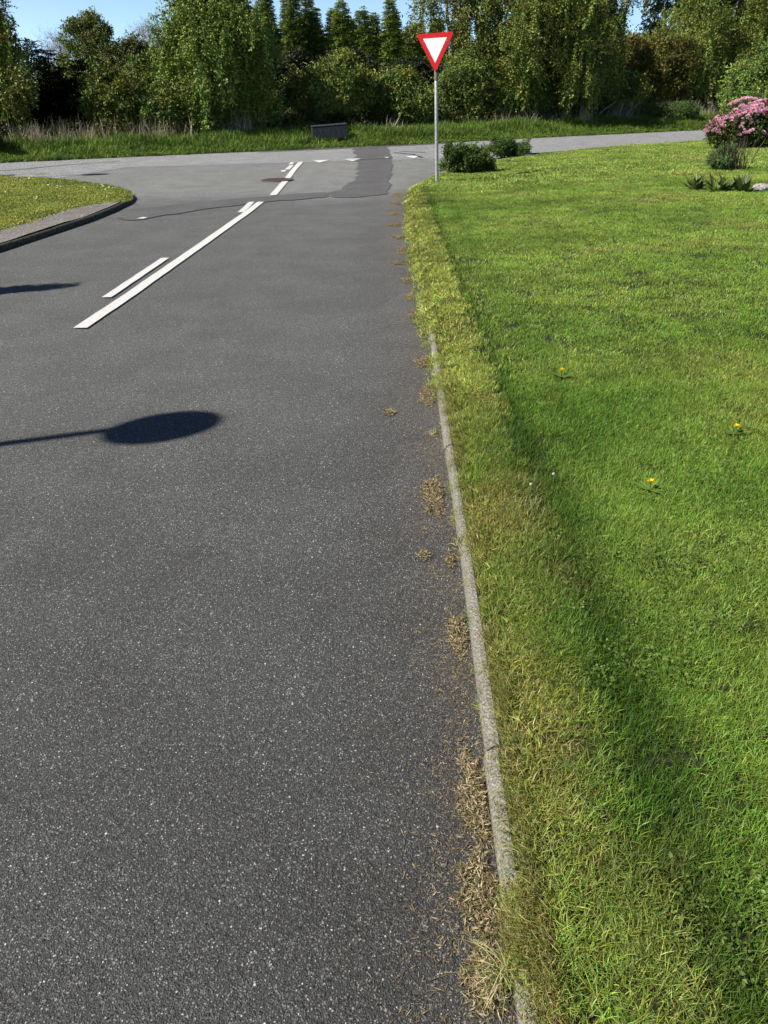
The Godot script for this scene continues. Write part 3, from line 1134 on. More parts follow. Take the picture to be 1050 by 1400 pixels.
	bush("hawthorn_bush", "broad hawthorn bush behind the dark box", g_at(-1.7, -31.6), 1.65, 2.55, 1.2, Color(0.095, 0.14, 0.034), "broad", 0.34, "", 560)
	bush("hawthorn_bush", "lower hawthorn bush between the dark box and the sign", g_at(0.9, -32.4), 1.5, 2.05, 1.1, Color(0.09, 0.135, 0.03), "broad", 0.33, "", 460)
	bush("hawthorn_bush", "yellow green bush just right of the sign post", g_at(3.6, -34.0), 1.5, 2.75, 1.1, olive, "fine", 0.36, "", 420)
	bush("hawthorn_bush", "bush in front of the dense birch, nearest the twin shrubs", g_at(5.7, -34.2), 1.3, 2.3, 1.0, green, "broad", 0.34, "", 380)
	bush("hawthorn_bush", "bush in front of the dense birch, right half of its foot", g_at(7.7, -35.0), 1.4, 2.2, 1.0, Color(0.09, 0.115, 0.022), "broad", 0.34, "", 380)
	bush("hawthorn_bush", "twiggy bush below the gap of sky on the right", g_at(9.9, -36.0), 1.4, 2.1, 1.0, olive, "fine", 0.34, "", 340)
	bush("hawthorn_bush", "dark olive bush behind the pale reeds", g_at(12.2, -37.2), 1.7, 3.3, 1.1, Color(0.075, 0.09, 0.02), "fine", 0.4, "", 480)
	bush("hawthorn_bush", "olive bush left of the rhododendron across the road", g_at(15.0, -38.2), 1.7, 2.6, 1.1, olive, "fine", 0.38, "", 420)
	bush("hawthorn_bush", "olive bush across the road behind the rhododendron", g_at(17.8, -39.0), 1.7, 3.0, 1.1, olive, "fine", 0.38, "", 420)
	broad_tree("olive broadleaf tree filling the right side of the wood", g_at(11.8, -42.0), 3.4, 2.2, Color(0.08, 0.09, 0.02), 620, "fine", 0.55, "", 0.1)
	# brambles and young growth on the woodland floor
	var ug := Node3D.new()
	ug.name = "undergrowth"
	add_child(ug)
	ug.set_meta("kind", "stuff")
	ug.set_meta("label", "low brambles and young growth on the woodland floor")
	var us := [[[], []], [[], []], [[], []]]
	for i in 1500:
		var x := rr(-20, 26)
		var d := rr(3.6, 5.0) if i < 450 else rr(5.0, 17.0)
		var z := far_z(x) - d
		var h := rr(0.1, 0.5) if i < 450 else rr(0.15, 1.3)
		us[i % 3][0].append(Transform3D(Basis(Vector3.UP, rr(0, TAU)).scaled(Vector3.ONE * rr(0.25, 0.55)), Vector3(x, verge_h(x, z) + h, z)))
		us[i % 3][1].append(Color(0.075, 0.095, 0.022) * rr(0.5, 1.4))
	for i in 3: many("brambles", clumps.broad[i], M.leaf, us[i][0], us[i][1], ug)
	# trees behind that close the view
	var bg := "dark trees standing behind the front row"
	for c in [[-19.5, -36, 5.2, 2.4, "behind the far left birch, outermost"], [-16.0, -36, 4.0, 2.2, "behind the far left birch, on its right side"], [4.6, -44, 3.4, 2.0, "behind the thin birch and the yellow green bush"], [7.4, -46, 4.4, 1.8, "behind the dense birch with the pale trunk"], [11.0, -48, 3.3, 2.4, "below the gap of sky on the right"], [16.5, -46, 7.5, 3.0, "behind the olive birch with white trunk"], [20.5, -48, 8.0, 3.2, "behind the rightmost birch"], [23.0, -44, 7.0, 3.0, "at the right edge behind the rhododendron"], [-6.8, -38, 3.6, 1.9, "behind the left side of the big weeping birch"], [-9.6, -40, 2.9, 1.9, "behind the hazel bush"], [-12.4, -38, 2.6, 1.8, "behind the dark conifers in the left gap"]]:
		broad_tree("dark broadleaf tree " + c[4], g_at(c[0], c[1]), c[2], c[3], deep, 420, "broad", 0.6, bg, 0.1)
	# right garden: bright tree at the edge of the picture
	var rt := bush("garden_tree", "bright green conifer-like tree at the right edge behind the rhododendron", Vector3(10.45, lawn_h(10.4, -23.0), -23.0), 1.15, 2.35, 1.1, Color(0.10, 0.15, 0.03), "fine", 0.32, "", 420, 3)
	rt.set_meta("category", "tree")
	# red-leaved shrub at the far left edge and a bush on the corner lawn
	bush("red_leaf_shrub", "dark red-leaved shrub at the left edge on the far verge", g_at(-11.35, -24.6), 0.5, 1.1, 0.5, Color(0.045, 0.016, 0.014), "broad", 0.2, "", 130, 3)
	bush("garden_bush", "low dark bush on the corner lawn at the left edge", Vector3(-9.15, left_h(-9.1, -19.5), -19.35), 0.5, 0.42, 0.45, Color(0.035, 0.05, 0.014), "fine", 0.16, "", 160, 3)
	# fallen and dead branches under the right trees
	for b in [[[8.3, 0.1, -34.0], [9.6, 1.0, -34.6]], [[9.3, 0.15, -34.3], [11.2, 0.55, -34.7]], [[9.7, 0.1, -34.2], [10.6, 0.95, -34.9]], [[0.2, 0.1, -30.4], [-0.5, 0.75, -30.8]], [[0.3, 0.1, -30.5], [0.9, 0.8, -30.9]], [[6.9, 0.1, -33.0], [7.6, 1.0, -33.3]]]:
		var t := thing("dead_branch", ["grey dead branch leaning steeply under the dense birch", "grey dead branch lying low under the gap of sky", "thin dead branch crossing the low one under the right trees", "bleached forked branch leaning left behind the verge grass", "bleached forked branch leaning right behind the verge grass", "grey dead branch by the foot of the dense birch"][used.get("dead_branch", -1) + 1], "branch", Vector3(b[0][0], b[0][1], b[0][2]))
		limb(t, Vector3.ZERO, Vector3(b[1][0] - b[0][0], b[1][1] - b[0][1], b[1][2] - b[0][2]), 0.035, 0.012, M.dry_bark, "stem")

# ------------------------------------------------------------------ the give-way sign
func rounded_triangle(side: float, r: float) -> PackedVector2Array:
	# point down, tip rounded, centred on the top edge's middle
	var h := side * sqrt(3.0) / 2.0
	var c := [Vector2(-side / 2, 0), Vector2(0, -h), Vector2(side / 2, 0)]
	var out := PackedVector2Array()
	for i in 3:
		var p: Vector2 = c[i]
		var a: Vector2 = (c[(i + 2) % 3] - p).normalized()
		var b: Vector2 = (c[(i + 1) % 3] - p).normalized()
		var m := p + (a + b).normalized() * r * 2.0
		var s := (-(a.rotated(PI / 2)) if a.rotated(PI / 2).dot(b) > 0 else a.rotated(PI / 2))
		var e := (-(b.rotated(PI / 2)) if b.rotated(PI / 2).dot(a) > 0 else b.rotated(PI / 2))
		for k in 7:
			out.append(m + s.slerp(e, k / 6.0) * r)
	return out

func sign_post() -> void:
	var x := 1.13
	var z := -15.75
	var y := lawn_h(x, z)
	var t := thing("give_way_sign", "red and white triangular give way sign on a grey steel post", "road sign", Vector3(x, y, z))
	t.rotation = Vector3(0, -0.36, deg_to_rad(1.3))
	obj("post", tube([Vector3(0, -0.3, 0), Vector3(0, 0.9, 0), Vector3(0, 2.36, 0)], [0.031, 0.031, 0.031], 16), M.galvanised_steel, t)
	obj("post_cap", tube([Vector3(0, 2.361, 0), Vector3(0, 2.38, 0)], [0.034, 0.03], 16), M.lamp_grey, t)
	obj("sleeve", tube([Vector3(0, 1.66, 0), Vector3(0, 1.84, 0)], [0.0335, 0.0335], 16), M.rusted_steel, t)
	var holder := Node3D.new()
	holder.name = "sign_plate"
	t.add_child(holder)
	holder.position = Vector3(0, 2.385, 0.04)
	obj("border", prism(rounded_triangle(0.69, 0.028), 0.0, 0.012, 0.0), M.sign_red, holder)
	var inner := PackedVector2Array()
	for p in rounded_triangle(0.435, 0.004): inner.append(p + Vector2(0, -0.075))
	obj("white_field", prism(inner, 0.0125, 0.0145), M.sign_white, holder)
	var back := PackedVector2Array()
	for p in rounded_triangle(0.675, 0.028): back.append(p + Vector2(0, -0.004))
	obj("back_plate", prism(back, -0.004, -0.0005), M.sign_back, holder)
	for q in [[-0.2, -0.13], [0.2, -0.13], [-0.085, -0.33], [0.085, -0.33]]:
		var r := obj("rivet", tube([Vector3(0, 0, 0.011), Vector3(0, 0, 0.016)], [0.008, 0.006], 8), M.sign_back, holder)
		r.position = Vector3(q[0] * 1.08, q[1] * 0.98 + 0.0, 0)
	for yy in [2.30, 2.02]:
		var st := SurfaceTool.new()
		st.begin(Mesh.PRIMITIVE_TRIANGLES)
		st.set_smooth_group(-1)
		box_into(st, Vector3(0, yy, 0.005), Vector3(0.09, 0.035, 0.075), 0.004)
		st.generate_normals()
		obj("clamp", st.commit(), M.lamp_grey, t)

# ------------------------------------------------------------------ box, manhole, stone, litter
func small_objects() -> void:
	# dark box on the far verge
	var bx := thing("storage_box", "low dark grey box tilted on the far verge below the hawthorn bush", "box", Vector3(-1.52, verge_h(-1.5, -28.2) + 0.08, -28.2), 0.12)
	bx.rotation.z = deg_to_rad(3.0)
	obj("body", box(Vector3(0, 0.19, 0), Vector3(1.16, 0.40, 0.5), 0.02), M.grey_plastic, bx)
	obj("lid", box(Vector3(0, 0.415, 0), Vector3(1.172, 0.045, 0.512), 0.015), M.grey_plastic, bx)
	# manhole cover on the centre line
	var mh := thing("manhole_cover", "round brown iron manhole cover on the white centre line", "manhole cover", Vector3(-2.04, 0.0, -17.1))
	var st := SurfaceTool.new()
	st.begin(Mesh.PRIMITIVE_TRIANGLES)
	st.set_smooth_group(-1)
	var prof := [[0.26, 0.006], [0.26, 0.021], [0.33, 0.021], [0.335, 0.0]]
	for k in 32:
		for i in 3:
			var q := []
			for e in [[i, k], [i + 1, k], [i + 1, k + 1], [i, k + 1]]:
				var a: float = TAU * e[1] / 32.0
				q.append(Vector3(cos(a) * prof[e[0]][0], prof[e[0]][1], sin(a) * prof[e[0]][0]))
			for j in [0, 1, 2, 0, 2, 3]: st.add_vertex(q[j])
	st.generate_normals()
	obj("frame", st.commit(), M.cast_iron, mh)
	var circ := PackedVector2Array()
	for k in 32: circ.append(Vector2(cos(TAU * k / 32.0), sin(TAU * k / 32.0)) * 0.255)
	var lid := obj("lid", sheet(circ, 0.0165), M.cast_iron, mh)
	obj("lid_seam", sheet(circ_scaled(circ, 1.025), 0.0135), M.dark_recess, mh)
	for k in 7:
		var x := -0.18 + k * 0.06
		var l := 2.0 * sqrt(0.23 * 0.23 - x * x)
		obj("rib", box(Vector3(x, 0.019, 0), Vector3(0.022, 0.006, l), 0.002), M.cast_iron, lid)
	# white stone by the flower bed and the garden stick
	var sm_ := SphereMesh.new()
	sm_.radius = 0.5
	sm_.height = 1.0
	sm_.radial_segments = 24
	sm_.rings = 12
	var arr := sm_.get_mesh_arrays()
	var v: PackedVector3Array = arr[Mesh.ARRAY_VERTEX]
	for i in v.size():
		v[i] *= 1.0 + 0.35 * noise.get_noise_3d(v[i].x * 4.0, v[i].y * 4.0, v[i].z * 4.0)
	arr[Mesh.ARRAY_VERTEX] = v
	var am := ArrayMesh.new()
	am.add_surface_from_arrays(Mesh.PRIMITIVE_TRIANGLES, arr)
	for s in [[5.36, -11.5, 0.3, 0.14, "pale flat stone beside the flower bed at the right edge"], [5.66, -11.65, 0.24, 0.13, "smaller pale stone right of the flat one at the flower bed"]]:
		var o := obj("garden_stone", am, M.white_stone)
		o.position = Vector3(s[0], lawn_h(s[0], s[1]) + 0.03, s[1])
		o.scale = Vector3(s[2], s[3], s[2] * 0.7)
		tag(o, s[4], "stone", "stones at the flower bed")
	var stick := thing("garden_stick", "thin dark stick leaning behind the tall border plant", "stick", Vector3(6.95, lawn_h(6.95, -15.6), -15.6))
	limb(stick, Vector3(0, -0.02, 0), Vector3(0.34, 0.38, -0.3), 0.012, 0.008, M.dark_bark, "stem", 0.01)

func circ_scaled(c: PackedVector2Array, s: float) -> PackedVector2Array:
	var o := PackedVector2Array()
	for p in c: o.append(p * s)
	return o

# ------------------------------------------------------------------ garden plants
func plants() -> void:
	clumps.box_leaf = [leaf_clump(160, 0.30, 0.15, 0.0, 0.1), leaf_clump(160, 0.28, 0.16, 0.0, 0.1)]
	for s in [[1.86, -17.45, 0.48, 0.50, 0.42, "dark leafy shrub right beside the sign post"], [3.35, -21.6, 0.52, 0.42, 0.40, "low dark leafy shrub farther back at the lawn corner"]]:
		var ls := bush("laurel_shrub", s[5], Vector3(s[0], lawn_h(s[0], s[1]) - 0.02, s[1]), s[2], s[3], s[4], Color(0.045, 0.085, 0.02), "box_leaf", 0.13, "", 300, 5, "gloss_leaf")
		var shoots := []
		for k in 11:
			var a := rr(0, TAU)
			var q := rr(0.5, 1.1)
			shoots.append([Vector3(cos(a) * float(s[2]) * q, float(s[3]) * rr(0.25, 1.12) * (1.15 - 0.4 * q), sin(a) * float(s[4]) * q), Vector3(0.08, rr(0.08, 0.16), 0.08), 9])
		crown(ls, shoots, clumps.box_leaf, M.gloss_leaf, Color(0.06, 0.11, 0.025), 0.1, 0.3)
	# rhododendron: leaves, then flower trusses on the outside
	var rx := 8.35
	var rz := -19.6
	var rh := thing("rhododendron", "pink flowering rhododendron at the right edge of the lawn", "rhododendron", Vector3(rx, lawn_h(rx, rz), rz))
	for i in 6:
		var a := TAU * i / 6.0
		limb(rh, Vector3(0, -0.05, 0), Vector3(cos(a) * 0.5, 0.6, sin(a) * 0.4), 0.03, 0.01, M.dark_bark, "stem")
	var lobes := []
	for l in [[-0.42, 0.36, 0.1, 0.36, 0.3], [0.05, 0.62, 0.0, 0.46, 0.36], [0.42, 0.62, -0.05, 0.42, 0.32], [0.55, 0.38, 0.05, 0.4, 0.34], [0.0, 0.3, 0.1, 0.5, 0.3]]:
		lobes.append([Vector3(l[0], l[1], l[2]), Vector3(l[3], l[4], l[3]), 90])
	crown(rh, lobes, clumps.box_leaf, M.gloss_leaf, Color(0.05, 0.07, 0.018), 0.17, 0.7)
	var truss := PackedVector3Array()
	var tc := PackedColorArray()
	for k in 44:
		var d := rand_dir()
		d.y = absf(d.y)
		var b := rr(0.75, 1.2)
		leaf_into(truss, tc, d * 0.45, (d + rand_dir() * 0.4).normalized(), rand_dir(), 0.62, 0.55, Color(b, b * rr(0.8, 1.25), b))
	var trm := raw_mesh(truss, tc)
	var tw := []
	var tt := []
	var ft := []
	var fc := []
	for l in lobes:
		for k in 210:
			var d := rand_dir()
			d.y = absf(d.y) * 0.9 - 0.1
			d.z = d.z * 0.8 + 0.25
			d.x -= 0.2
			d = d.normalized()
			var p: Vector3 = l[0] + d * l[1] * 1.06
			if noise.get_noise_3d(p.x * 4.0, p.y * 4.0, p.z * 4.0) < -0.05 or p.y < 0.12: continue
			var fade := sm(0.15, 0.75, p.x)
			if rng.randf() < 0.6 * fade: 
				ft.append(Transform3D(Basis(Vector3.UP, rr(0, TAU)).scaled(Vector3.ONE * rr(0.05, 0.07)), p))
				fc.append(Color(0.36, 0.13, 0.06) * rr(0.7, 1.2))
				continue
			tw.append(Transform3D(Basis(Vector3.UP, rr(0, TAU)).scaled(Vector3.ONE * rr(0.036, 0.058)), p))
			tt.append(Color(0.86, 0.58, 0.73) * rr(0.8, 1.2))
	many("blossom", trm, M.petal, tw, tt, rh)
	many("faded_blossom", trm, M.petal, ft, fc, rh)
	# rusty-leaved shrub right of the rhododendron
	bush("azalea_shrub", "rusty orange leaved shrub right of the rhododendron at the picture edge", Vector3(9.55, lawn_h(9.5, -20.2), -20.2), 0.6, 1.05, 0.6, Color(0.10, 0.07, 0.02), "box_leaf", 0.17, "", 300, 4)
	# dark evergreen low at the right edge
	bush("yew_shrub", "dark low evergreen at the right edge beside the rhododendron", Vector3(10.1, lawn_h(10.1, -19.4), -19.5), 0.8, 0.9, 0.6, Color(0.014, 0.022, 0.009), "box_leaf", 0.17, "", 300, 4)
	# tall grey-green border plant
	var bp := thing("border_plant", "tall grey green border plant with upright stems before the rhododendron", "plant", Vector3(6.02, lawn_h(6.0, -14.3), -14.35))
	var stm := tuft(60, 0.16, 0.3, 0.62, 0.014, 0.5, 0.25, 3)
	many("stem", stm, M.straw, [Transform3D(Basis.IDENTITY, Vector3.ZERO), Transform3D(Basis(Vector3.UP, 2.0), Vector3(0.12, 0, 0.05)), Transform3D(Basis(Vector3.UP, 4.0).scaled(Vector3.ONE * 0.9), Vector3(-0.14, 0, 0.02))], [Color(0.07, 0.085, 0.04), Color(0.085, 0.095, 0.05), Color(0.07, 0.08, 0.04)], bp)
	crown(bp, [[Vector3(0, 0.2, 0), Vector3(0.36, 0.24, 0.26), 150]], clumps.box_leaf, M.leaf, Color(0.075, 0.11, 0.035), 0.09)
	# plants of the flower bed
	var hosta := PackedVector3Array()
	var hc := PackedColorArray()
	for k in 34:
		var a := rr(0, TAU)
		var u := rr(0.3, 2.2)
		var d := Vector3(cos(a), u, sin(a)).normalized()
		var b := rr(0.8, 1.25)
		leaf_into(hosta, hc, Vector3(cos(a), 0, sin(a)) * 0.02, d, Vector3.UP, rr(0.08, 0.19), rr(0.03, 0.055), Color(b, b, b))
	var hm := raw_mesh(hosta, hc, 0.7)
	var spots := [[4.62, -11.95, 0.7, Color(0.04, 0.07, 0.02), "small dark plant at the left end of the flower bed"], [4.80, -11.65, 0.8, Color(0.13, 0.19, 0.04), "bright lime leaved plant in the flower bed"], [4.98, -11.75, 1.0, Color(0.07, 0.12, 0.03), "dark leaved plant right of the lime one in the flower bed"], [5.10, -11.5, 0.95, Color(0.06, 0.10, 0.025), "mid green plant near the stones in the flower bed"], [4.95, -12.1, 0.9, Color(0.05, 0.085, 0.025), "broad leaved plant at the back of the flower bed"], [5.22, -11.85, 0.9, Color(0.06, 0.095, 0.025), "plant behind the pale flat stone in the flower bed"], [4.72, -12.35, 0.85, Color(0.11, 0.16, 0.035), "light green plant at the back left of the flower bed"]]
	for s in spots:
		var o := obj("bed_plant", hm, tinted("leaf", Color(s[3].r * 1.45, s[3].g * 1.45, s[3].b * 1.3)))
		o.position = Vector3(s[0], lawn_h(s[0], s[1]) - 0.01, s[1])
		o.rotation.y = rr(0, TAU)
		o.scale = Vector3.ONE * float(s[2]) * 1.6
		tag(o, s[4], "plant", "plants of the flower bed")

func tinted(base: String, c: Color) -> StandardMaterial3D:
	var m: StandardMaterial3D = M[base].duplicate()
	m.albedo_color = c.linear_to_srgb()
	return m

# ------------------------------------------------------------------ street lamps outside the frame, whose shadows fall on the road
func lamp(at: Vector3, h: float, head_off: Vector3, turn: float, label: String) -> void:
	var t := thing("street_lamp", label, "street lamp", at, 0.0, "street lamps left of the road")
	obj("pole", tube([Vector3(0, -0.3, 0), Vector3(0, 1.0, 0), Vector3(0, 1.02, 0), Vector3(0, h, 0)], [0.06, 0.06, 0.042, 0.036], 14), M.galvanised_steel, t)
	var sp := SphereMesh.new()
	sp.radius = 0.5
	sp.height = 1.0
	var hd := obj("lamp_head", sp, M.lamp_grey, t)
	hd.position = Vector3(head_off.x, h + 0.03, head_off.z)
	hd.rotation.y = turn
	hd.scale = Vector3(0.62, 0.26, 0.42)
	obj("arm", tube([Vector3(0, h - 0.05, 0), Vector3(head_off.x * 0.5, h + 0.02, head_off.z * 0.5), Vector3(head_off.x, h + 0.03, head_off.z)], [0.026, 0.024, 0.022], 10), M.galvanised_steel, t)

func lamps() -> void:
	var k := 1.0 / tan(deg_to_rad(SUN_EL))
	var sx := cos(deg_to_rad(SUN_AZ)) * k
	var sz := -sin(deg_to_rad(SUN_AZ)) * k
	var h := 4.6
	# the near one: its head shades a spot on the road
	var head := Vector2(-1.20, -3.93) - Vector2(sx, sz) * (h + 0.03)
	var pole := Vector2(-1.46, -3.91) - Vector2(sx, sz) * h
	lamp(Vector3(pole.x, 0.12, pole.y), h - 0.12, Vector3(head.x - pole.x, 0, head.y - pole.y), deg_to_rad(28.0), "street lamp left of the road near the camera, seen by its shadow")
	var head2 := Vector2(-6.5, -19.35) - Vector2(sx, sz) * (h + 0.03)
	lamp(Vector3(head2.x - 0.25, 0.12, head2.y + 0.05), h - 0.12, Vector3(0.25, 0, -0.05), 0.2, "street lamp on the corner lawn, seen by its shadow on the crossing")
	# a slender garden conifer left of the road, its tip shading the road edge
	var c := Vector2(-3.02, -7.57) - Vector2(sx, sz) * 3.0
	conifer("slender garden conifer left of the road, seen by its pointed shadow", Vector3(c.x, 0.12, c.y), 2.9, 0.24, Color(0.03, 0.05, 0.016), 700, "", "garden_conifer")

# ------------------------------------------------------------------ dry grass and moss in the gutter
func dry_clump(w: float, l: float) -> ArrayMesh:
	var v := PackedVector3Array()
	var c := PackedColorArray()
	var ph := rr(0, 100)
	for i in int(clampf(w * l * 140000.0, 220, 2600)):
		var a := rr(0, TAU)
		var r := sqrt(rng.randf())
		var e := 0.72 + 0.5 * noise.get_noise_2d(cos(a) * 2.2 + ph, sin(a) * 2.2)
		var px := cos(a) * r * e * w
		var p := Vector3(px, 0.002 + (0.012 + 0.02 * clampf(px / w + 0.4, 0, 1)) * (1.0 - r * r) * rng.randf(), sin(a) * r * e * l)
		var d := rand_dir()
		d.y = absf(d.y) * 0.5
		var b := rr(0.45, 1.25)
		var col := Color(0.38, 0.315, 0.185) * b
		var k := rng.randf()
		if k < 0.22: col = Color(0.52, 0.44, 0.29) * rr(0.8, 1.15)
		elif k < 0.38: col = Color(0.12, 0.14, 0.03) * b
		elif k < 0.54: col = Color(0.19, 0.12, 0.06) * b
		leaf_into(v, c, p, d.normalized(), (Vector3.UP + rand_dir()).normalized(), rr(0.008, 0.024), rr(0.0015, 0.0035), col)
	return raw_mesh(v, c, 1.0)

func gutter() -> void:
	# x, z, length along the kerb, width
	var mats := [
		[0.215, -1.38, 0.22, 0.055], [0.20, -1.10, 0.17, 0.07], [0.185, -0.92, 0.12, 0.06], [0.235, -2.05, 0.17, 0.045], [0.22, -3.05, 0.26, 0.075], [0.15, -2.54, 0.05, 0.035], [0.04, -4.06, 0.06, 0.055],
		[0.27, -4.3, 0.22, 0.06], [0.28, -4.95, 0.14, 0.085], [0.32, -6.2, 0.2, 0.07], [0.33, -6.8, 0.22, 0.075], [0.33, -7.45, 0.26, 0.08], [0.31, -8.3, 0.22, 0.11], [0.34, -9.0, 0.3, 0.09],
		[0.32, -9.9, 0.28, 0.12], [0.30, -10.9, 0.34, 0.15], [0.31, -12.0, 0.5, 0.16], [0.36, -13.1, 0.4, 0.13], [0.43, -14.2, 0.4, 0.12], [0.27, -3.75, 0.12, 0.03], [0.25, -2.5, 0.2, 0.02]]
	var names := ["largest brown dry clump against the near kerb", "brown dry clump just before the near grass tuft", "nearest brown dry clump, beside the long grass tuft", "narrow brown dry clump where the kerb face is brightest", "wide dry clump bulging from the kerb beside the yellow grass", "tiny lone dry clump on the asphalt near the kerb", "small lone moss clump out on the asphalt", "straggling dry clump opposite the lone moss clump", "dry clump jutting out where the kerb disappears under grass"]
	for i in mats.size():
		var m: Array = mats[i]
		var o := obj("dry_grass_clump", dry_clump(float(m[3]) * (rr(0.55, 1.15) if i > 8 else 0.9), float(m[2]) * (rr(0.5, 1.3) if i > 8 else 0.95)), M.straw)
		o.position = Vector3(float(m[0]) - 0.07 * sm(-5.5, -7.0, float(m[1])), 0.001, m[1])
		if i < names.size():
			tag(o, names[i], "dry grass clump", "dry clumps in the right gutter")
		else:
			tag(o, "small brown dry clump along the far right kerb, %s past the jutting one" % ["first", "second", "third", "fourth", "fifth", "sixth", "seventh", "eighth", "ninth", "tenth", "eleventh", "twelfth"][i - names.size()], "dry grass clump", "dry clumps in the far right gutter")
	# loose straw and grit along the kerb
	var lw := []
	var lt := []
	for i in 850:
		var z := -0.6 - 15.0 * pow(rng.randf(), 1.3)
		var x := edge_x(z) - 0.02 - 0.16 * pow(rng.randf(), 3.2) * (1.0 + 0.8 * noise.get_noise_2d(z * 1.7, 3.0)) * (1.0 + 0.8 * sm(-5.0, -12.0, z))
		lw.append(Transform3D(Basis(Vector3.UP, rr(0, TAU)).scaled(Vector3(rr(0.5, 1.5), rr(0.1, 0.35), rr(0.5, 1.5))), Vector3(x, 0.001, z)))
		lt.append(Color(0.25, 0.25, 0.25) * rr(0.6, 1.2))
	var sparse := PackedVector3Array()
	var spc := PackedColorArray()
	for k in 26:
		var p := Vector3(rr(-0.07, 0.07), rr(0.001, 0.012), rr(-0.1, 0.1))
		var d := rand_dir()
		d.y *= 0.1
		leaf_into(sparse, spc, p, d.normalized(), Vector3.UP, rr(0.006, 0.022), rr(0.0012, 0.003), Color(0.36, 0.29, 0.17) * rr(0.4, 1.3))
	var litter := many("gutter_litter", raw_mesh(sparse, spc, 1.0), M.straw, lw, lt, self)
	litter.set_meta("label", "loose straw and grit lying along the right gutter")
	# the long-bladed tuft at the bottom of the picture
	var v := PackedVector3Array()
	var c := PackedColorArray()
	for k in 70:
		var a := rr(2.2, 4.6) if k < 44 else rr(0, TAU)
		var d := Vector3(cos(a), 0, -sin(a))
		var l := rr(0.06, 0.17)
		var p := Vector3(rr(-0.02, 0.02), 0, rr(-0.05, 0.05))
		var side := d.cross(Vector3.UP) * rr(0.0012, 0.0024)
		var col := Color(0.11, 0.14, 0.03) * rr(0.6, 1.3)
		if rng.randf() < 0.4: col = Color(0.48, 0.42, 0.22) * rr(0.8, 1.2)
		var lift := rr(0.25, 0.9)
		var prev := p
		for s in 4:
			var t := (s + 1) / 4.0
			var q := p + d * l * t + Vector3(0, l * (lift * t - lift * 0.95 * t * t) + 0.004, 0)
			var w := 1.0 - s * 0.22
			v.append_array([prev - side * w, prev + side * w, q + side * (w - 0.22), prev - side * w, q + side * (w - 0.22), q - side * (w - 0.22)])
			for j in 6: c.append(col)
			prev = q
	var tf := obj("grass_tuft", raw_mesh(v, c, 1.0), M.grass)
	tf.scale = Vector3.ONE * 0.62
	tf.position = Vector3(0.225, 0.03, -0.915)
	tag(tf, "long bladed grass tuft leaning over the kerb at the bottom of the picture", "grass tuft")

# ------------------------------------------------------------------ grass as stuff
func grass_tint(d: float, x: float, z: float) -> Array:
	# [colour, height factor, straw chance]
	var n1 := noise.get_noise_2d(x * 1.3, z * 1.3)
	var n2 := noise.get_noise_2d(x * 5.0 + 30.0, z * 5.0)
	var n3 := noise_b.get_noise_2d(x * 5.0, z * 5.0)
	var col := Color(0.10, 0.215, 0.021)
	col = col.lerp(Color(0.245, 0.355, 0.06), clampf(0.36 + n3 * 0.6 + 0.5 * sm(-2.0, -9.0, z), 0, 1))
	col = col.lerp(Color(0.08, 0.17, 0.02), clampf(n1 * 0.7, 0, 0.32))
	var hf := 1.0 + 0.22 * n2
	var straw := 0.05
	var fade := 1.0 - sm(-13.0, -16.5, z)
	# lush dark band in the hollow
	var near := sm(-4.5, -2.5, z)
	var band := clampf(exp(-pow((d - lerpf(0.37, 0.41, near) + n2 * 0.03) / lerpf(0.085, 0.115, near), 2.0)) + 0.45 * exp(-pow((d - 0.68 + n2 * 0.04) / 0.06, 2.0)) * (1.0 - near), 0, 1) * fade
	col = col.lerp(Color(0.04, 0.10, 0.010), band * 0.9)
	hf *= 1.0 + 0.4 * band
	straw *= 1.0 - band
	# dry strip by the kerb: straw near the camera, yellow-green farther on
	var dry := (1.0 - sm(lerpf(0.26, 0.2, near), lerpf(0.36, 0.33, near), d + n2 * 0.06)) * (0.45 + 0.55 * fade)
	dry *= lerpf(1.0, clampf(0.75 + n1 * 1.4, 0.25, 1.0), near)
	col = col.lerp(Color(0.27, 0.33, 0.055).lerp(Color(0.19, 0.215, 0.04), near), dry * 0.8)
	straw = maxf(straw, dry * lerpf(0.35, 0.5, near))
	hf *= 1.0 - 0.2 * dry
	# brown burnt patches
	var burn := clampf((noise.get_noise_2d(x * 2.2 + 80.0, z * 2.2) - 0.1) * 4.0, 0, 1) * (1.0 - sm(0.3, 0.5, d)) * near
	col = col.lerp(Color(0.19, 0.15, 0.045), burn * 0.35)
	straw = maxf(straw, burn * 0.4)
	var far_burn := clampf((n3 - 0.22) * 3.0, 0, 1) * sm(1.0, 2.0, d)
	col = col.lerp(Color(0.30, 0.27, 0.08), far_burn * 0.35)
	col *= 1.0 - 0.18 * (1.0 - sm(-0.15, 0.2, n1))
	# strokes left by the mower
	col *= 1.0 + 0.32 * noise_b.get_noise_2d(x * 3.0 + z * 1.2, z * 13.0 - x * 4.0) * sm(-2.5, -6.0, z)
	return [col, hf, straw]

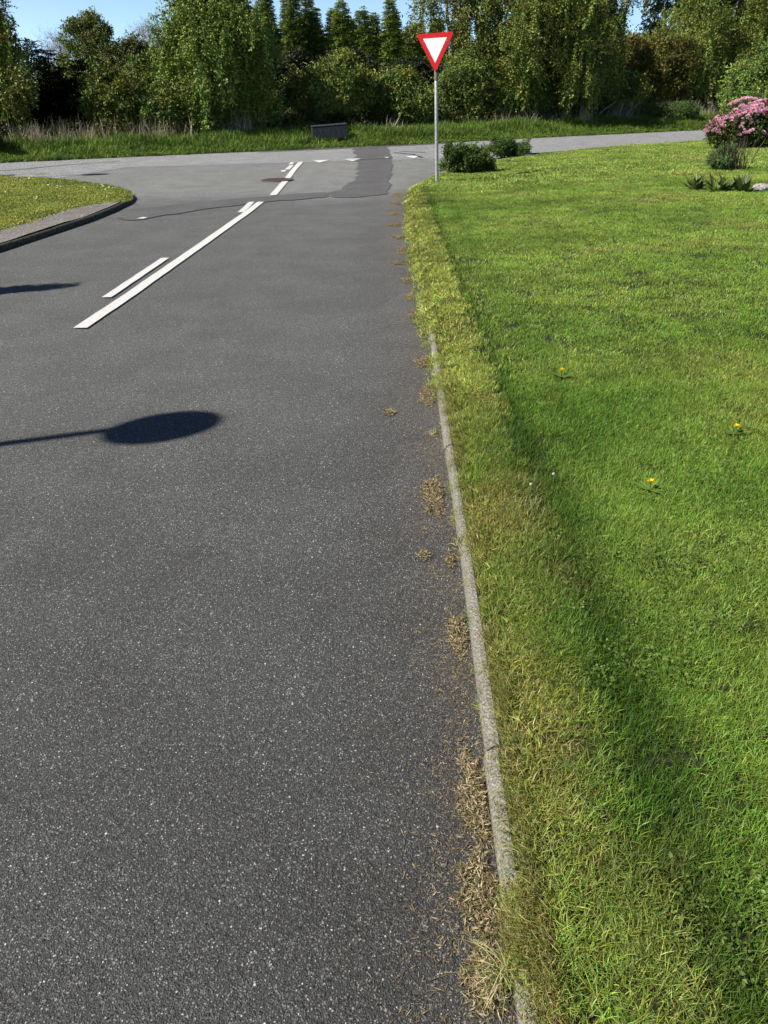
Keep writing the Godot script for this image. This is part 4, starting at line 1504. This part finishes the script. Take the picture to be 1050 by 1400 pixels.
func grass() -> void:
	var near := []
	for k in 4: near.append(tuft(66, 0.06, 0.014, 0.044, 0.0024, 1.1, 0.08, 3))
	var near_dry := []
	for k in 3: near_dry.append(tuft(66, 0.06, 0.015, 0.04, 0.0027, 1.0, 0.5, 3))
	var mid := []
	for k in 3: mid.append(tuft(80, 0.09, 0.016, 0.036, 0.0044, 1.0, 0.08, 2))
	var mid_dry := []
	for k in 2: mid_dry.append(tuft(60, 0.10, 0.018, 0.04, 0.0055, 1.2, 0.55, 2))
	var far := []
	for k in 3: far.append(tuft(80, 0.17, 0.018, 0.038, 0.011, 1.0, 0.12, 2))
	var all := near + near_dry + mid + mid_dry + far
	var sets := []
	for m in all: sets.append([[], []])
	var lawn := Node3D.new()
	lawn.name = "lawn_grass"
	add_child(lawn)
	lawn.set_meta("kind", "stuff")
	lawn.set_meta("label", "mown green lawn grass with a dry yellow strip along the kerb")
	var zones := [[1.5, -5.6, 950.0, 0, 2.6], [-3.4, -15.0, 270.0, 1, 3.6], [-13.0, -29.0, 75.0, 2, 6.0]]
	for zo in zones:
		var z0: float = zo[0]
		var z1: float = zo[1]
		var width_far: float = edge_x(z1) + 0.62 * absf(z1) + float(zo[4])
		var count := int(zo[2] * (z0 - z1) * (width_far - 0.0))
		for i in count:
			var z := rr(z1, z0)
			var ex := edge_x(z)
			var x := rr(0.3, width_far)
			if x < ex + (0.03 if z > -4.2 else -0.035 * sm(-4.2, -6.0, z)) or x > 1.5 + 0.62 * absf(z) + float(zo[4]) * 0.4: continue
			if z < -20.0 and x < ex + 0.1: continue
			# the coarser tufts take over gradually
			var into := sm(-3.4, -5.6, z) if zo[3] == 0 else (sm(-13.0, -15.0, z))
			if zo[3] == 0 and rng.randf() < into: continue
			if zo[3] == 1 and (rng.randf() > sm(-3.4, -5.6, z) or rng.randf() < into): continue
			if zo[3] == 2 and rng.randf() > into: continue
			var d := edge_dist(x, z)
			var g := grass_tint(d, x, z)
			if d < 0.05 and z > -5.2 and rng.randf() < 0.5 + 0.6 * noise.get_noise_2d(z * 3.0, 7.0): continue
			var c: Color = g[0]
			var h: float = g[1]
			var straw: float = g[2]
			var is_dry := rng.randf() < straw * 1.1
			var q := 0
			if zo[3] == 0: q = 4 + i % 3 if is_dry else i % 4
			elif zo[3] == 1: q = 10 + i % 2 if is_dry else 7 + i % 3
			else: q = 12 + i % 3
			var b := rr(0.58, 1.45) * lerpf(1.14, 1.2, sm(-3.0, -8.0, z))
			var y := lawn_h(x, z)
			var tilt := Basis(Vector3.BACK, 0.5 * clampf((0.15 - d) / 0.1, 0, 1))
			sets[q][0].append(Transform3D(tilt * Basis(Vector3.UP, rr(0, TAU)).scaled(Vector3(1, h * rr(0.8, 1.2), 1)), Vector3(x, y, z)))
			sets[q][1].append(Color(c.r * b * rr(0.92, 1.1), c.g * b, c.b * b))
	# straw-coloured grass flopping over the kerb
	for i in 2600:
		var z := 1.0 - 16.0 * rng.randf() if i > 700 else rr(0.5, -1.06)
		var n := noise.get_noise_2d(z * 2.5, 17.0)
		if rng.randf() > (0.6 + 0.9 * n if i > 700 else 0.55 + 1.2 * n): continue
		var x := edge_x(z) + (rr(0.024, 0.07) if i > 700 else rr(0.0, 0.07))
		var q := 4 + i % 3
		sets[q][0].append(Transform3D(Basis(Vector3.BACK, rr(0.3, 1.0)) * Basis(Vector3.UP, rr(0, TAU)).scaled(Vector3(0.6, rr(0.7, 1.3), 0.8)), Vector3(x, lawn_h(x, z) + 0.004, z)))
		sets[q][1].append(Color(0.235, 0.25, 0.052).lerp(Color(0.15, 0.2, 0.035), rng.randf()) * rr(0.7, 1.3))
	for i in all.size():
		if sets[i][0].size(): many("grass_blades", all[i], M.grass, sets[i][0], sets[i][1], lawn)

	# corner lawn on the left
	var ll := Node3D.new()
	ll.name = "corner_grass"
	add_child(ll)
	ll.set_meta("kind", "stuff")
	ll.set_meta("label", "short yellow green grass on the left corner lawn")
	var s2 := [[[], []], [[], []], [[], []]]
	var s3 := [[], []]
	for i in 11000:
		var x := rr(-13.0, -4.1)
		var z := rr(-20.0, -7.5)
		if not Geometry2D.is_point_in_polygon(Vector2(x, z), left_poly): continue
		if x > path_inner(z) - 0.04: continue
		var c := Color(0.31, 0.36, 0.06).lerp(Color(0.19, 0.26, 0.04), clampf(0.4 + noise.get_noise_2d(x, z), 0, 1))
		var b := rr(0.75, 1.25)
		s2[i % 3][0].append(Transform3D(Basis(Vector3.UP, rr(0, TAU)).scaled(Vector3(1, rr(0.7, 1.2), 1)), Vector3(x, left_h(x, z), z)))
		s2[i % 3][1].append(Color(c.r * b, c.g * b, c.b * b))
	for i in 3: many("grass_blades", far[i], M.grass, s2[i][0], s2[i][1], ll)

	# long grass on the far verge
	var vg := Node3D.new()
	vg.name = "verge_grass"
	add_child(vg)
	vg.set_meta("kind", "stuff")
	vg.set_meta("label", "long green grass on the verge beyond the crossing road")
	var tall := []
	for k in 3: tall.append(tuft(34, 0.2, 0.16, 0.40, 0.016, 0.7, 0.07, 3))
	var sv := [[[], []], [[], []], [[], []]]
	for i in 16000:
		var x := rr(-17, 22)
		var d := rr(0.03, 4.4)
		if rng.randf() > 1.25 - d * 0.22: continue
		var z := far_z(x) - d
		if x > -2.4 and x < -0.7 and z > -28.7 and rng.randf() < 0.8: continue
		var n := noise.get_noise_2d(x * 1.2, z * 1.2)
		var hgt := lerpf(0.3, 1.1, sm(0.0, 2.2, d)) * (1.0 + 0.5 * n) * rr(0.75, 1.25)
		var c := Color(0.15, 0.24, 0.034).lerp(Color(0.09, 0.155, 0.024), clampf(0.4 + n, 0, 1))
		var b := rr(0.7, 1.25)
		sv[i % 3][0].append(Transform3D(Basis(Vector3.UP, rr(0, TAU)).scaled(Vector3(1, hgt, 1)), Vector3(x, verge_h(x, z), z)))
		sv[i % 3][1].append(Color(c.r * b, c.g * b, c.b * b))
	for i in 3: many("grass_blades", tall[i], M.grass, sv[i][0], sv[i][1], vg)

	# dry stalks and reeds at the foot of the wood
	var ds := Node3D.new()
	ds.name = "dry_stalks"
	add_child(ds)
	ds.set_meta("kind", "stuff")
	ds.set_meta("label", "pale dead stalks and reeds standing at the foot of the wood")
	var stalk := []
	for k in 3: stalk.append(tuft(16, 0.25, 0.5, 1.25, 0.012, 0.4, -1.0, 4))
	var mess := []
	for k in 2: mess.append(tuft(60, 0.3, 0.15, 0.5, 0.010, 1.7, -1.0, 3))
	var sk := [[[], []], [[], []], [[], []]]
	var sq := [[[], []], [[], []]]
	for i in 1700:
		var x := rr(-14.5, 18)
		var dens := 0.0
		if x < -4.2: dens = 0.55 + 0.45 * noise.get_noise_2d(x * 1.5, 2.0)
		elif x > 9.5 and x < 14.5: dens = 0.75
		elif x > 6.5 and x < 9.5: dens = 0.2
		else: dens = 0.05
		if rng.randf() > dens: continue
		var z := far_z(x) - rr(2.3, 4.3)
		sk[i % 3][0].append(Transform3D(Basis(Vector3.UP, rr(0, TAU)) * Basis(Vector3.RIGHT, rr(-0.2, 0.2)) * Basis.from_scale(Vector3(1, rr(0.4, 0.9), 1)), Vector3(x, verge_h(x, z), z)))
		sk[i % 3][1].append(Color(0.62, 0.56, 0.44) * rr(0.4, 1.15))
		if rng.randf() < 0.8:
			sq[i % 2][0].append(Transform3D(Basis(Vector3.UP, rr(0, TAU)).scaled(Vector3(1.1, rr(0.5, 1.1), 1.1)), Vector3(x + rr(-0.3, 0.3), verge_h(x, z), z + rr(0, 0.4))))
			sq[i % 2][1].append(Color(0.62, 0.56, 0.44) * rr(0.35, 1.0))
	for i in 3: many("stalk", stalk[i], M.straw, sk[i][0], sk[i][1], ds)
	for i in 2: many("fallen_stalk", mess[i], M.straw, sq[i][0], sq[i][1], ds)

	# nettles: a low dark-green patch at the right end of the verge
	var nt := bush("nettle_patch", "patch of nettles in front of the pale reeds on the right verge", g_at(11.7, -34.6), 1.4, 0.75, 0.8, Color(0.05, 0.09, 0.022), "fine", 0.22, "", 330, 4)
	nt.set_meta("category", "nettles")

	# clover and small weeds among the lawn
	var wd := Node3D.new()
	wd.name = "lawn_weeds"
	add_child(wd)
	wd.set_meta("kind", "stuff")
	wd.set_meta("label", "clover and small broad leaved weeds scattered through the lawn")
	var wm := []
	for k in 3:
		var v := PackedVector3Array()
		var c := PackedColorArray()
		for j in 15:
			var a := rr(0, TAU)
			var r := rr(0.0, 0.045)
			var b := rr(0.75, 1.25)
			leaf_into(v, c, Vector3(cos(a) * r, rr(0.02, 0.04), sin(a) * r), Vector3(cos(a + rr(-1, 1)), rr(-0.1, 0.5), sin(a + rr(-1, 1))).normalized(), (Vector3.UP + rand_dir() * 0.5).normalized(), rr(0.006, 0.012), rr(0.005, 0.009), Color(b, b, b))
		wm.append(raw_mesh(v, c))
	var sw := [[[], []], [[], []], [[], []]]
	for i in 5200:
		var z := -0.6 - 11.0 * pow(rng.randf(), 1.6)
		var x := edge_x(z) + rr(0.3, 1.4 + 0.6 * absf(z))
		var n := noise.get_noise_2d(x * 1.7 + 200.0, z * 1.7)
		if n < 0.2 + rr(-0.15, 0.3): continue
		sw[i % 3][0].append(Transform3D(Basis(Vector3.UP, rr(0, TAU)).scaled(Vector3.ONE * rr(0.8, 1.5)), Vector3(x, lawn_h(x, z), z)))
		sw[i % 3][1].append(Color(0.11, 0.17, 0.03) * rr(0.7, 1.2))
	for i in 3: many("weed_leaves", wm[i], M.leaf, sw[i][0], sw[i][1], wd)

func path_inner(z: float) -> float:
	return table([[7.0, -8.3], [3.0, -7.5], [0.0, -6.9], [-4.0, -6.2], [-7.5, -5.45], [-9.4, -5.08], [-10.6, -4.92], [-11.8, -4.82], [-12.8, -4.68], [-13.5, -4.25], [-13.6, 0.0], [-25.0, 0.0]], z)

# ------------------------------------------------------------------ flowers
func flowers() -> void:
	var v := PackedVector3Array()
	var c := PackedColorArray()
	for k in 60:
		var a := rr(0, TAU)
		var b := rr(0.8, 1.15)
		leaf_into(v, c, Vector3(0, 0, 0), Vector3(cos(a), rr(0.05, 1.2), sin(a)).normalized(), Vector3.UP, rr(0.015, 0.022), 0.005, Color(0.85 * b, 0.70 * b * rr(0.9, 1.1), 0.012))
	var head := raw_mesh(v, c, 1.0)
	var stalk := tube([Vector3.ZERO, Vector3(0.004, 0.03, 0), Vector3(0, 0.055, 0.003)], [0.002, 0.002, 0.0018], 6)
	var ros := PackedVector3Array()
	var rc := PackedColorArray()
	for k in 9:
		var a := TAU * k / 9.0 + rr(-0.2, 0.2)
		leaf_into(ros, rc, Vector3.ZERO, Vector3(cos(a), rr(0.2, 0.6), sin(a)).normalized(), Vector3.UP, rr(0.05, 0.09), rr(0.016, 0.024), Color(0.11, 0.18, 0.03) * rr(0.8, 1.3))
	var rosette := raw_mesh(ros, rc, 1.0)
	var first: Node3D
	for s in [[1.13, -2.90, "full yellow dandelion, largest and nearest of those open on the lawn"], [1.69, -3.40, "yellow dandelion close to the right edge of the picture"], [1.07, -4.38, "small yellow dandelion nearest the dark band of the lawn"], [2.22, -8.41, "yellow dandelion farthest out on the lawn"]]:
		var p := Vector3(s[0], lawn_h(s[0], s[1]), s[1])
		var t: Node3D
		if first == null:
			t = thing("dandelion", s[2], "dandelion", p, 0.0, "dandelions on the right lawn")
			obj("stalk", stalk, tinted("leaf", Color(0.12, 0.18, 0.05)), t)
			obj("flower_head", head, M.petal, t).position = Vector3(0, 0.052, 0.003)
			obj("leaf_rosette", rosette, M.leaf, t).position = Vector3(0, 0.01, 0)
			first = t
		else:
			t = first.duplicate()
			t.name = numbered("dandelion")
			add_child(t, true)
			t.position = p
			t.rotation.y = rr(0, TAU)
			tag(t, s[2], "dandelion", "dandelions on the right lawn")
	# daisies on the corner lawn: past counting at this size
	var dz := PackedVector3Array()
	var dc := PackedColorArray()
	for k in 12:
		var a := TAU * k / 12.0
		leaf_into(dz, dc, Vector3(0, 0.05, 0), Vector3(cos(a), 0.25, sin(a)).normalized(), Vector3.UP, 0.015, 0.009, Color(0.85, 0.85, 0.82))
	var where := []
	var tint := []
	for i in 75:
		var x := rr(-8.6, -4.5)
		var z := rr(-19.4, -13.5)
		if not Geometry2D.is_point_in_polygon(Vector2(x, z), left_poly): continue
		if noise.get_noise_2d(x * 1.5 + 10.0, z * 1.5) < -0.05: continue
		where.append(Transform3D(Basis(Vector3.RIGHT, 0.4).scaled(Vector3.ONE * rr(0.8, 1.4)), Vector3(x, left_h(x, z), z)))
		tint.append(Color(1, 1, rr(0.75, 1.0)))
	var dn := many("daisies", raw_mesh(dz, dc), M.petal, where, tint, self)
	dn.set_meta("label", "tiny white daisies scattered over the left corner lawn")
	# two white seed heads on the near lawn
	for s in [[0.63, -2.93, "pale round seed head just right of the dry strip"], [0.75, -3.04, "pale round seed head beyond the first one"]]:
		var t := thing("seed_head", s[2], "seed head", Vector3(s[0], lawn_h(s[0], s[1]), s[1]), 0.0, "dandelion seed heads")
		obj("stalk", stalk, tinted("leaf", Color(0.14, 0.18, 0.06)), t)
		var b := SphereMesh.new()
		b.radius = 0.007
		b.height = 0.014
		obj("seed_ball", b, tinted("straw", Color(0.42, 0.41, 0.35)), t).position = Vector3(0, 0.058, 0.003)
